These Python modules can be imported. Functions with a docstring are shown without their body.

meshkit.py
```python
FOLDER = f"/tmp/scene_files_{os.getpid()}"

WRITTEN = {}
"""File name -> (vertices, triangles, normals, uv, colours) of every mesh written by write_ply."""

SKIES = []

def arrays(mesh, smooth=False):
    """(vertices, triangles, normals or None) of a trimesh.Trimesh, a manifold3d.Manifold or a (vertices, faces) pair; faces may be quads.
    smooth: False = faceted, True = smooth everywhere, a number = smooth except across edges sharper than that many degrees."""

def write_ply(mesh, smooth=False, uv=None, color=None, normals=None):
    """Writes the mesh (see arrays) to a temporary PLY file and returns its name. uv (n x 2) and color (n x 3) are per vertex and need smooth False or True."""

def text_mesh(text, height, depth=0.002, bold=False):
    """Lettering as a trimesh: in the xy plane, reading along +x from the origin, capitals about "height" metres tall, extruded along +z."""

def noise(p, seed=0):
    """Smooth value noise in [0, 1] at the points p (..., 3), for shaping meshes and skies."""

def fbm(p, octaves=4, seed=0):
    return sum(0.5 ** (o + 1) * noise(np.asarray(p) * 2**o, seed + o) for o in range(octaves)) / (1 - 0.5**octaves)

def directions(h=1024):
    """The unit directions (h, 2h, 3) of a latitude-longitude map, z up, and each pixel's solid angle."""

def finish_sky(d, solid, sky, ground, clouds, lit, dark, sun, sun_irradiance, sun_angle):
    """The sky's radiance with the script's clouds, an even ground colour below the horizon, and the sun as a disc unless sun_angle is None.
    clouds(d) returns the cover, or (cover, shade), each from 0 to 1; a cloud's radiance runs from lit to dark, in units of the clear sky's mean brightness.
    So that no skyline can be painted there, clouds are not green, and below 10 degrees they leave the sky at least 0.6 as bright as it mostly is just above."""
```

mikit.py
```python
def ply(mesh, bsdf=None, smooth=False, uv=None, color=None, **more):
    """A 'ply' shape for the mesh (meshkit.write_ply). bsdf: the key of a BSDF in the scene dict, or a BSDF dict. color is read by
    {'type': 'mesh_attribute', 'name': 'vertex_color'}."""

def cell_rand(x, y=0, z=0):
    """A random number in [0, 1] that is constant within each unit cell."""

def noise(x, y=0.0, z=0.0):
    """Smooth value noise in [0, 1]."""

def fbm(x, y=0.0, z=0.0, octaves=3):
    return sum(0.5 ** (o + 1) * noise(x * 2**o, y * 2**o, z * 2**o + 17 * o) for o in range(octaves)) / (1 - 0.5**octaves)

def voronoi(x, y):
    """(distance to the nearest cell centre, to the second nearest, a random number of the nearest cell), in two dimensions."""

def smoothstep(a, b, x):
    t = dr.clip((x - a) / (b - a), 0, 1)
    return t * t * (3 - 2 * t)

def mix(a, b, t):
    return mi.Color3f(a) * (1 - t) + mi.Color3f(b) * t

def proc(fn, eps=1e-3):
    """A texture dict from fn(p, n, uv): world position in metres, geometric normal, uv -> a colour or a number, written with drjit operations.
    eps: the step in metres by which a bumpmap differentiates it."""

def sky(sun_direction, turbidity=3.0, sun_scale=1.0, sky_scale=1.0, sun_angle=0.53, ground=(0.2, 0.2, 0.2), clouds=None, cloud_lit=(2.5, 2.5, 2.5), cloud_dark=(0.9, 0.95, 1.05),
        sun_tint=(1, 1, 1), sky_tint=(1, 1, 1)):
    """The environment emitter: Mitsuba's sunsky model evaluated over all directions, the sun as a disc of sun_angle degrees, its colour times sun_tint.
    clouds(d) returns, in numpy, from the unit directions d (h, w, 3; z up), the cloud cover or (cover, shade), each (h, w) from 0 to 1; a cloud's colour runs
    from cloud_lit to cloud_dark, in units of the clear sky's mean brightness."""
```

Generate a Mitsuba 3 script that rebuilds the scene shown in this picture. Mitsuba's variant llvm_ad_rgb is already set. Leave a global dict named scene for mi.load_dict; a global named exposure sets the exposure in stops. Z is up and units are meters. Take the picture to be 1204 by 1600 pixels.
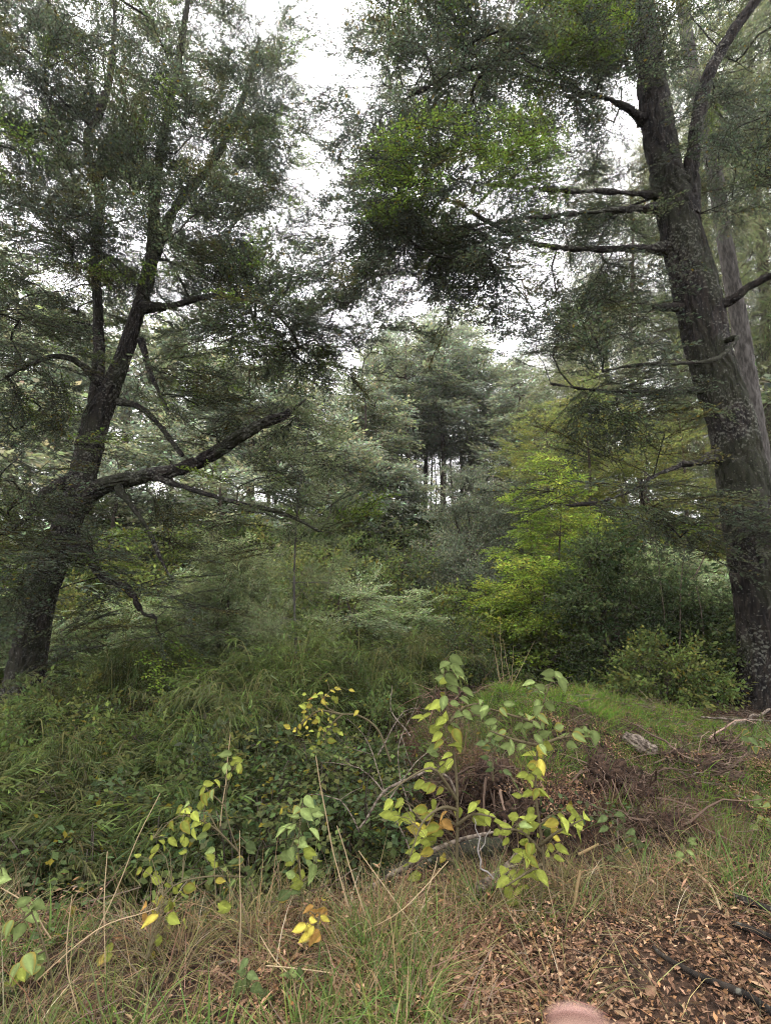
import math
import numpy as np, trimesh, mitsuba as mi, mikit, meshkit
import drjit as dr
from manifold3d import Manifold

T = mi.ScalarTransform4f
scene, labels = {}, {}

# ------------------------------------------------------------------ camera, sky, exposure
PITCH, CAM = math.radians(10.0), np.array([0.0, 0.0, 1.6])
FPX, CX, CY = 800.0, 602.0, 800.0          # the photograph is 1204 x 1600
exposure = 3.85
scene['camera'] = {'type': 'thinlens', 'fov': 2 * math.degrees(math.atan(800 / FPX)), 'fov_axis': 'y', 'near_clip': 0.01, 'far_clip': 2000.0,
                   'aperture_radius': 0.0011, 'focus_distance': 8.0,
                   'to_world': T().look_at(origin=CAM.tolist(), target=[0, math.cos(PITCH), 1.6 + math.sin(PITCH)], up=[0, 0, 1])}


def overcast(d):
    """An even cloud layer, brighter overhead than at the horizon."""
    n = meshkit.fbm(d * 3.0, 4, 5)
    return np.ones(d.shape[:2]), 0.85 - 0.85 * np.clip(d[..., 2], 0, 1) + 0.3 * (n - 0.5)


scene['sky'] = mikit.sky([-0.25, 0.35, 0.9], turbidity=4, sun_scale=0.15, sun_angle=25, clouds=overcast,
                         cloud_lit=(3.3, 3.22, 3.3), cloud_dark=(1.25, 1.22, 1.27), ground=(0.06, 0.06, 0.04))


# ------------------------------------------------------------------ small helpers
def R(seed):
    return np.random.default_rng(seed)


def ray(px, py):
    x, u = (px - CX) / FPX, (CY - py) / FPX
    return np.array([x, math.cos(PITCH) - u * math.sin(PITCH), math.sin(PITCH) + u * math.cos(PITCH)])


def at(px, py, Y):
    """The point Y metres ahead that stands where the photograph has (px, py)."""
    r = ray(px, py)
    return CAM + r * (Y / r[1])


def size(px, py, Y, w):
    """How many metres w photograph pixels are there."""
    return w / FPX * Y / ray(px, py)[1]


def unit(v):
    v = np.asarray(v, float)
    return v / (np.linalg.norm(v, axis=-1, keepdims=True) + 1e-12)


COUNT = {}


def key_of(name, parent=None):
    full = name if parent is None else parent + '__' + name
    n = COUNT.get(full, 0)
    COUNT[full] = n + 1
    return full if n == 0 else f'{full}_{n:03d}'


def thing(name, label, cat, group=None, kind=None):
    k = key_of(name)
    labels[k] = {'label': label, 'category': cat}
    if group: labels[k]['group'] = group
    if kind: labels[k]['kind'] = kind
    return k


def put(name, parent, shape, label=None, kind=None):
    k = key_of(name, parent)
    scene[k] = shape
    if label or kind:
        labels[k] = {}
        if label: labels[k]['label'] = label
        if kind: labels[k]['kind'] = kind
    return k


def struct(name, shape, label, cat=None):
    scene[name] = shape
    labels[name] = {'label': label, 'kind': 'structure'}


def smoothstep(a, b, x):
    t = np.clip((np.asarray(x, float) - a) / (b - a), 0, 1)
    return t * t * (3 - 2 * t)


def resample(P, rr, step):
    P, rr = np.asarray(P, float), np.asarray(rr, float)
    # Catmull-Rom through the points, then even steps
    Q = np.vstack([2 * P[0] - P[1], P, 2 * P[-1] - P[-2]])
    out, ro = [], []
    for i in range(len(P) - 1):
        n = max(2, int(np.linalg.norm(P[i + 1] - P[i]) / step))
        t = np.linspace(0, 1, n, endpoint=False)[:, None]
        a, b, c, d = Q[i], Q[i + 1], Q[i + 2], Q[i + 3]
        out.append(0.5 * (2 * b + (c - a) * t + (2 * a - 5 * b + 4 * c - d) * t ** 2 + (3 * b - a - 3 * c + d) * t ** 3))
        ro.append(rr[i] + (rr[i + 1] - rr[i]) * t[:, 0])
    out.append(P[-1:]); ro.append(rr[-1:])
    return np.vstack(out), np.concatenate(ro)


def tube(P, rr, sides=6, bumps=0.0, seed=0, cap=True, freq=(9, 2.2)):
    """(vertices, faces) of a tapering limb; bumps = depth of the bark relief in metres."""
    P, rr = np.asarray(P, float), np.asarray(rr, float)
    t = unit(np.gradient(P, axis=0))
    n = np.zeros_like(P)
    a = np.cross(t[0], [0.3, 1, 0.1]); n[0] = unit(a)
    for i in range(1, len(P)):
        v = n[i - 1] - t[i] * (n[i - 1] @ t[i]); n[i] = unit(v)
    b = np.cross(t, n)
    ang = np.arange(sides) * 2 * np.pi / sides
    dirs = np.cos(ang)[None, :, None] * n[:, None] + np.sin(ang)[None, :, None] * b[:, None]
    r = np.repeat(rr[:, None], sides, 1)
    if bumps:
        s = np.concatenate([[0], np.cumsum(np.linalg.norm(np.diff(P, axis=0), axis=1))])
        q = np.stack([np.cos(ang)[None] * r * freq[0], np.sin(ang)[None] * r * freq[0], np.repeat(s[:, None], sides, 1) * freq[1]], -1)
        big = meshkit.fbm(q * 0.25, 3, seed + 3) - 0.5
        w = meshkit.fbm(q * 0.5, 2, seed + 8) * 1.5
        rid = np.abs(meshkit.fbm(q + w[..., None], 3, seed) - 0.5) * 2
        r = r * (1 + 0.22 * big) + bumps * (np.minimum(rid * 4, 1) - 0.6)
    v = P[:, None] + r[:, :, None] * dirs
    i, j = np.meshgrid(np.arange(len(P) - 1), np.arange(sides), indexing='ij')
    q = np.stack([i * sides + j, i * sides + (j + 1) % sides, (i + 1) * sides + (j + 1) % sides, (i + 1) * sides + j], -1).reshape(-1, 4)
    f = np.vstack([q[:, [0, 1, 2]], q[:, [0, 2, 3]]])
    v = v.reshape(-1, 3)
    if cap:
        m = len(v)
        v = np.vstack([v, P[:1] - t[:1] * 0.01, P[-1:] + t[-1:] * rr[-1] * 0.6])
        k = np.arange(sides); e = (len(P) - 1) * sides
        f = np.vstack([f, np.stack([(k + 1) % sides, k, k * 0 + m], 1), np.stack([e + k, e + (k + 1) % sides, k * 0 + m + 1], 1)])
    return v, f


def join(meshes):
    vs, fs, n = [], [], 0
    for v, f in meshes:
        vs.append(v); fs.append(f + n); n += len(v)
    return np.vstack(vs), np.vstack(fs)


# ------------------------------------------------------------------ materials
def col(fn, rough=0.9, spec=0.2, bump=None):
    m = {'type': 'principled', 'base_color': mikit.proc(fn), 'roughness': rough, 'specular': spec}
    return {'type': 'twosided', 'b': m}


def f_bark(p, n, uv):
    big = mikit.fbm(p.x * 2.3, p.y * 2.3, p.z * 1.1, 3)
    warp = mikit.noise(p.x * 6, p.y * 6, p.z * 3) * 0.25
    furrow = mikit.fbm(p.x * 30 + warp * 8, p.y * 30 + warp * 8, p.z * 5, 3)
    grain = mikit.fbm(p.x * 90, p.y * 90, p.z * 60, 2)
    c = mikit.mix((0.004, 0.0033, 0.0028), (0.024, 0.019, 0.0145), mikit.smoothstep(0.36, 0.66, furrow) * (0.35 + 0.9 * grain))
    c = mikit.mix(c, (0.020, 0.025, 0.010), mikit.smoothstep(0.46, 0.62, big) * mikit.smoothstep(0.3, 0.6, grain) * 0.75)
    area = mikit.smoothstep(0.50, 0.66, mikit.fbm(p.x * 2.1 + 9, p.y * 2.1, p.z * 1.3, 2))
    spots = mikit.fbm(p.x * 34 + 5, p.y * 34, p.z * 30, 3)
    return mikit.mix(c, (0.105, 0.108, 0.088), mikit.smoothstep(0.66 - 0.14 * area, 0.76 - 0.1 * area, spots) * 0.75)


def f_palebark(p, n, uv):
    fine = mikit.fbm(p.x * 34, p.y * 34, p.z * 6, 3)
    return mikit.mix((0.038, 0.035, 0.031), (0.098, 0.092, 0.084), mikit.smoothstep(0.3, 0.7, fine))


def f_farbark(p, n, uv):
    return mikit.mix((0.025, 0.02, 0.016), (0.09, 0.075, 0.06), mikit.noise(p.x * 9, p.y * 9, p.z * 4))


def f_wood(p, n, uv):
    fine = mikit.fbm(p.x * 60, p.y * 14, p.z * 60, 2)
    return mikit.mix((0.035, 0.027, 0.02), (0.18, 0.148, 0.118), mikit.smoothstep(0.25, 0.75, fine))


def f_ground(p, n, uv):
    a = mikit.fbm(p.x * 1.3, p.y * 1.3, 0, 3)
    f = mikit.fbm(p.x * 35, p.y * 35, p.z * 35, 3)
    c = mikit.mix((0.012, 0.008, 0.006), (0.05, 0.032, 0.022), mikit.smoothstep(0.3, 0.7, f))
    g = mikit.smoothstep(0.45, 0.6, a) * mikit.smoothstep(3.4, 4.6, p.y)
    return mikit.mix(c, (0.03, 0.04, 0.014), g * 0.7)


scene['bark'] = col(f_bark, 0.85, 0.25)
scene['pale_bark'] = col(f_palebark, 0.9, 0.2)
scene['far_bark'] = col(f_farbark, 0.9, 0.1)
scene['weathered_wood'] = col(f_wood, 0.85, 0.2)
scene['soil'] = col(f_ground, 0.95, 0.1)
VC = {'type': 'mesh_attribute', 'name': 'vertex_color'}
scene['leaf'] = {'type': 'principledthin', 'base_color': VC, 'roughness': 0.5, 'diff_trans': 1.1, 'eta': 1.4}
scene['matt'] = {'type': 'twosided', 'b': {'type': 'diffuse', 'reflectance': VC}}


# ------------------------------------------------------------------ terrain
def lip(x):
    return 3.15 + 0.10 * x + 0.18 * np.sin(1.7 * x)


def bank(y):
    return np.interp(y, [2.5, 3.3, 4.0, 4.8, 5.6, 7, 9, 12], [2.6, 2.1, 1.6, 0.55, 0.25, 0.5, 0.9, 1.0])


def H(x, y):
    x, y = np.asarray(x, float), np.asarray(y, float)
    p = np.stack([x, y, x * 0], -1)
    z = 0.22 * (meshkit.fbm(p * 0.45, 3, 3) - 0.5) + 0.10 * (meshkit.fbm(p * 2.2, 3, 9) - 0.5)
    near = smoothstep(0.0, 0.9, y - lip(x)) * smoothstep(-0.25, 0.5, bank(y) - x) * (1 - smoothstep(6.5, 9.5, y) * smoothstep(-2.5, -4.5, x)) * (1 - smoothstep(9, 13, y))
    z = z - 1.0 * near
    z = z + 0.60 * np.exp(-((x - 1.6) / 1.2) ** 2 - ((y - 6.0) / 1.3) ** 2)      # grassy mound
    z = z + 0.12 * np.exp(-((x - 3.4) / 1.2) ** 2 - ((y - 6.6) / 1.2) ** 2)
    rough = smoothstep(0.2, 0.9, x - bank(y)) * smoothstep(3.4, 4.2, y) * (1 - smoothstep(6.5, 8.5, y))
    z = z + rough * (0.34 * (meshkit.fbm(p * 1.5 + 4, 3, 15) - 0.5) + 0.16 * np.maximum(0, meshkit.fbm(p * 3.1, 2, 16) - 0.5))
    z = z + 6.3 * smoothstep(12, 31, y + 0.05 * x) + 0.8 * smoothstep(10, 34, y) * (meshkit.fbm(p * 0.12, 2, 21) - 0.5)
    return z - 6.0 * smoothstep(44, 90, np.hypot(x, y))


def grid(x0, x1, nx, y0, y1, ny):
    u, v = np.linspace(-1, 1, nx), np.linspace(0, 1, ny)
    X = 0.5 * (x0 + x1) + 0.5 * (x1 - x0) * np.sign(u) * np.abs(u) ** 2.6
    Yv = np.where(v < 0.2, y0 * np.maximum(0, 1 - v / 0.2) ** 2.2, y1 * np.maximum(0, (v - 0.2) / 0.8) ** 2.6)
    xx, yy = np.meshgrid(X, Yv)
    V = np.stack([xx, yy, H(xx, yy)], -1).reshape(-1, 3)
    i, j = np.meshgrid(np.arange(ny - 1), np.arange(nx - 1), indexing='ij')
    q = np.stack([i * nx + j, i * nx + j + 1, (i + 1) * nx + j + 1, (i + 1) * nx + j], -1).reshape(-1, 4)
    return V, np.vstack([q[:, [0, 1, 2]], q[:, [0, 2, 3]]])


struct('ground', mikit.ply(grid(-400, 400, 360, -200, 500, 400), 'soil', smooth=True), 'dark forest soil dropping into a gully and rising to a wooded ridge')


def slope(x, y):
    e = 0.05
    return unit([-(H(x + e, y) - H(x - e, y)) / (2 * e), -(H(x, y + e) - H(x, y - e)) / (2 * e), 1.0])


# ------------------------------------------------------------------ leaves and sprays
def diamonds(B, D, N, L, W, fold=0.25):
    """Leaf blades of two triangles: base, two sides, tip, folded along the midrib."""
    B, D = np.asarray(B, float), unit(D)
    S = unit(np.cross(N, D)); N = np.cross(D, S)
    L, W = np.broadcast_to(L, len(B))[:, None], np.broadcast_to(W, len(B))[:, None]
    m = B + D * L * 0.45
    v = np.stack([B, m + S * W / 2 + N * W * fold / 2, m - S * W / 2 + N * W * fold / 2, B + D * L], 1)
    k = np.arange(len(B))[:, None] * 4
    return v.reshape(-1, 3), np.vstack([k + [0, 3, 1], k + [0, 2, 3]])


def blades(B, D, L, W, sag, rng, seg=3):
    """Narrow blades that bend down along their length (grass, bamboo leaves)."""
    n = len(B)
    D = unit(D); L = np.broadcast_to(L, n)[:, None]; W = np.broadcast_to(W, n)[:, None]; sag = np.broadcast_to(sag, n)[:, None]
    S = unit(np.cross(D, unit(rng.normal(size=(n, 3))) * 0.6 + [0, 0, 1.0]))
    rows, p, d = [], np.asarray(B, float), D
    for i in range(seg):
        w = W * (1 - (i / seg) ** 1.5) * (0.7 if i == 0 else 1)
        rows += [p - S * w / 2, p + S * w / 2]
        d = unit(d + np.array([0, 0, -1.0]) * sag / seg)
        p = p + d * L / seg
    rows.append(p)
    v = np.stack(rows, 1)
    m = v.shape[1]
    f = []
    for i in range(seg - 1):
        a = 2 * i
        f += [[a, a + 1, a + 3], [a, a + 3, a + 2]]
    f.append([2 * seg - 2, 2 * seg - 1, 2 * seg])
    k = (np.arange(n) * m)[:, None, None]
    return v.reshape(-1, 3), (k + np.array(f)).reshape(-1, 3), m


GREENER = np.array([0.95, 1.0, 0.86])


def tint(rng, n, base, var, verts, warm=None, pw=0.0):
    base = np.asarray(base, float) * GREENER
    c = base * np.exp(rng.normal(0, var, (n, 1))) * np.exp(rng.normal(0, var * 0.3, (n, 3)))
    if warm is not None:
        pick = rng.random(n) < pw
        c[pick] = np.asarray(warm) * np.exp(rng.normal(0, 0.25, (pick.sum(), 1)))
    return np.repeat(np.clip(c, 0.003, 0.8), verts, 0)


TWIG = np.array([0.06, 0.045, 0.032])


def spray(seed, L, nside, side, ang, gap, leaf, wide, base, var=0.3, flat=1.0, rough=0.35, droop=0.0, warm=None, pw=0.0, twig=0.004, twigcol=TWIG, blade=0, sag=0.8, leafang=48, sidetwigs=True):
    """A leafy branchlet along +x with its upper side towards +z; flat = 1 for a fan in one plane, 0 for twigs all round."""
    rng = R(seed)
    t = np.linspace(0, 1, 7)
    wob = np.cumsum(rng.normal(0, 0.02 * L, (7, 3)), 0) * [0, 1, 0.6]
    main = np.stack([t * L, t * 0, -droop * L * t ** 2], 1) + wob - wob[0]
    lines = [(main, twig)]
    for i in range(nside):
        s = 0.08 + 0.88 * (i + rng.uniform(0.2, 0.8)) / nside
        o = np.array([np.interp(s, t, main[:, k]) for k in range(3)])
        az = (1 if i % 2 else -1) * math.radians(ang + rng.normal(0, 9))
        roll = rng.normal(0, 0.2) if flat > 0.5 else rng.uniform(0, 2 * math.pi)
        d = np.array([math.cos(az), math.sin(az) * math.cos(roll), math.sin(az) * math.sin(roll)])
        l = side * (1 - 0.75 * s ** 1.5) * rng.uniform(0.75, 1.25) * (0.55 + 0.45 * min(1, s / 0.25))
        u = np.linspace(0, 1, 4)[:, None]
        lines.append((o + d * l * u + np.array([0, 0, -1]) * droop * l * 0.6 * u ** 2 + rng.normal(0, 0.01 * L, 3) * u, twig * 0.6))
    B, D, N, tw = [], [], [], []
    for li, (P, r) in enumerate(lines):
        seg = np.linalg.norm(np.diff(P, axis=0), axis=1); s = np.concatenate([[0], np.cumsum(seg)])
        n = max(2, int(s[-1] / gap))
        at_ = np.linspace(0.12 if li else 0.3, 1, n) * s[-1]
        pts = np.stack([np.interp(at_, s, P[:, k]) for k in range(3)], 1)
        d0 = unit(P[-1] - P[0])
        sgn = np.where(np.arange(n) % 2, 1.0, -1.0)
        a = np.radians(leafang + rng.normal(0, 12, n)) * sgn; a[-1] = 0
        side_ = unit(np.cross([0, 0, 1.0], d0))
        upv = np.cross(d0, side_)
        roll = rng.normal(0, 0.25, n) if flat > 0.5 else rng.uniform(0, 2 * np.pi, n)
        dd = np.cos(a)[:, None] * d0 + np.sin(a)[:, None] * (np.cos(roll)[:, None] * side_ + np.sin(roll)[:, None] * upv)
        B.append(pts); D.append(dd + rng.normal(0, 0.12, (n, 3))); N.append(upv + rng.normal(0, rough, (n, 3)))
        if li == 0: tw.append(tube(P, np.linspace(r, r * 0.4, len(P)), 3, cap=False))
        elif sidetwigs: tw.append(tube(P[::3], np.array([r, r * 0.5]), 3, cap=False))
    B, D, N = np.vstack(B), np.vstack(D), np.vstack(N)
    n = len(B)
    LL = leaf * rng.uniform(0.65, 1.25, n)
    if blade:
        v, f, m = blades(B, D, LL, wide * LL / leaf, sag * rng.uniform(0.3, 1.4, n), rng, blade)
    else:
        v, f = diamonds(B, D, N, LL, wide * LL / leaf); m = 4
    c = tint(rng, n, base, var, m, warm, pw)
    tv, tf = join(tw)
    return (np.vstack([v, tv]), np.vstack([f, tf + len(v)])), np.vstack([c, np.tile(twigcol, (len(tv), 1))])


GROUPS = {}


def species(name, tones, variants=2, **kw):
    """Shape groups of one kind of branchlet in several shapes and tones."""
    GROUPS[name] = [[] for _ in tones]
    for ti, base in enumerate(tones):
        for g in range(variants):
            mesh, c = spray(len(GROUPS) * 100 + ti * 10 + g, base=base, **kw)
            k = f'{name}_spray_{"abcdefgh"[ti]}{"abcdefgh"[g]}'
            scene[k] = {'type': 'shapegroup', 'foliage': mikit.ply(mesh, 'leaf', color=c)}
            GROUPS[name][ti].append(k)


def group_of(name, mesh, c, bsdf='leaf', tone=0):
    GROUPS.setdefault(name, [])
    while len(GROUPS[name]) <= tone: GROUPS[name].append([])
    k = f'{name}_clump_{"abcdefgh"[tone]}{"abcdefghij"[len(GROUPS[name][tone])]}'
    scene[k] = {'type': 'shapegroup', 'foliage': mikit.ply(mesh, bsdf, color=c)}
    GROUPS[name][tone].append(k)


def frame(o, d, up, s=1.0, sy=1.0):
    x = unit(d); y = unit(np.cross(up, x)); z = np.cross(x, y)
    m = np.eye(4); m[:3, 0], m[:3, 1], m[:3, 2], m[:3, 3] = x * s, y * s * sy, z * s, o
    return m


def sow(parent, part, kind, tone, rng, matrices):
    """Instances of branchlets as the pieces of one part (or, without part, of one thing)."""
    head = parent if part is None else parent + '__' + part
    for m in matrices:
        n = COUNT.get(head + '#', 0) + 1
        COUNT[head + '#'] = n
        g = GROUPS[kind][tone if np.isscalar(tone) else rng.choice(len(GROUPS[kind]), p=tone)]
        scene[f'{head}__{n:03d}'] = {'type': 'instance', 'to_world': T(m.tolist()), 'g': {'type': 'ref', 'id': g[rng.integers(len(g))]}}


# dark evergreen beech near the camera, the same far off, pine, shrubs, bamboo
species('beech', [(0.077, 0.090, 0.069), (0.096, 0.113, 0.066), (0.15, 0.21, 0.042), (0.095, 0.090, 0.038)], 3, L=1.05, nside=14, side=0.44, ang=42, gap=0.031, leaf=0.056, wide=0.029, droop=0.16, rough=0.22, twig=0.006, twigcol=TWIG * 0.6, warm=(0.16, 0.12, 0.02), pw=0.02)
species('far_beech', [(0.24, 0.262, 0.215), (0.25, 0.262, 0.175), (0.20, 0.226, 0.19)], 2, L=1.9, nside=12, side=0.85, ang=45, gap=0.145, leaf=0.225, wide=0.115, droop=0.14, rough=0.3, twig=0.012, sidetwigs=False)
species('pine', [(0.165, 0.185, 0.10), (0.18, 0.19, 0.125)], 2, L=1.2, nside=10, side=0.5, ang=50, gap=0.035, leaf=0.20, wide=0.014, droop=0.15, flat=0, twig=0.008, leafang=40, sidetwigs=False)
species('feather', [(0.25, 0.275, 0.17), (0.20, 0.235, 0.13)], 2, L=0.6, nside=7, side=0.25, ang=40, gap=0.022, leaf=0.11, wide=0.011, droop=0.0, flat=0, twig=0.003, leafang=38, sidetwigs=False)
species('shrub', [(0.105, 0.135, 0.054), (0.135, 0.17, 0.058), (0.17, 0.18, 0.07), (0.085, 0.104, 0.06)], 2, L=0.75, nside=9, side=0.36, ang=50, gap=0.062, leaf=0.096, wide=0.05, droop=0.08, flat=0, rough=0.6, warm=(0.18, 0.15, 0.03), pw=0.02, sidetwigs=False)
species('grey_shrub', [(0.175, 0.19, 0.155), (0.14, 0.16, 0.125)], 2, L=0.9, nside=10, side=0.45, ang=50, gap=0.07, leaf=0.12, wide=0.055, droop=0.05, flat=0, rough=0.6, sidetwigs=False)
species('pale', [(0.31, 0.36, 0.25), (0.27, 0.33, 0.19)], 2, L=0.8, nside=11, side=0.42, ang=46, gap=0.05, leaf=0.085, wide=0.035, droop=0.12, rough=0.4, sidetwigs=False)
species('lime', [(0.28, 0.37, 0.07), (0.21, 0.29, 0.07), (0.40, 0.43, 0.10)], 2, L=0.8, nside=9, side=0.34, ang=48, gap=0.055, leaf=0.085, wide=0.045, droop=0.12, rough=0.45)
species('olive', [(0.20, 0.215, 0.08), (0.16, 0.19, 0.075), (0.24, 0.235, 0.075)], 2, L=1.1, nside=12, side=0.5, ang=45, gap=0.06, leaf=0.10, wide=0.045, droop=0.12, rough=0.5, sidetwigs=False)
species('glossy', [(0.065, 0.088, 0.048), (0.085, 0.110, 0.055)], 2, L=0.6, nside=7, side=0.28, ang=45, gap=0.05, leaf=0.085, wide=0.04, droop=0.05, flat=0, rough=0.7, sidetwigs=False)
species('bamboo', [(0.128, 0.162, 0.060), (0.074, 0.095, 0.040), (0.125, 0.132, 0.066)], 3, L=0.75, nside=9, side=0.22, ang=38, gap=0.030, leaf=0.125, wide=0.015, droop=0.34, flat=0, blade=2, sag=1.1, twig=0.003, twigcol=np.array([0.13, 0.12, 0.05]), leafang=30, sidetwigs=False)
species('bramble', [(0.092, 0.120, 0.060), (0.130, 0.150, 0.064)], 3, L=0.6, nside=6, side=0.2, ang=55, gap=0.05, leaf=0.070, wide=0.046, droop=0.25, flat=1, rough=0.5, twig=0.003, warm=(0.2, 0.17, 0.03), pw=0.03)


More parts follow.
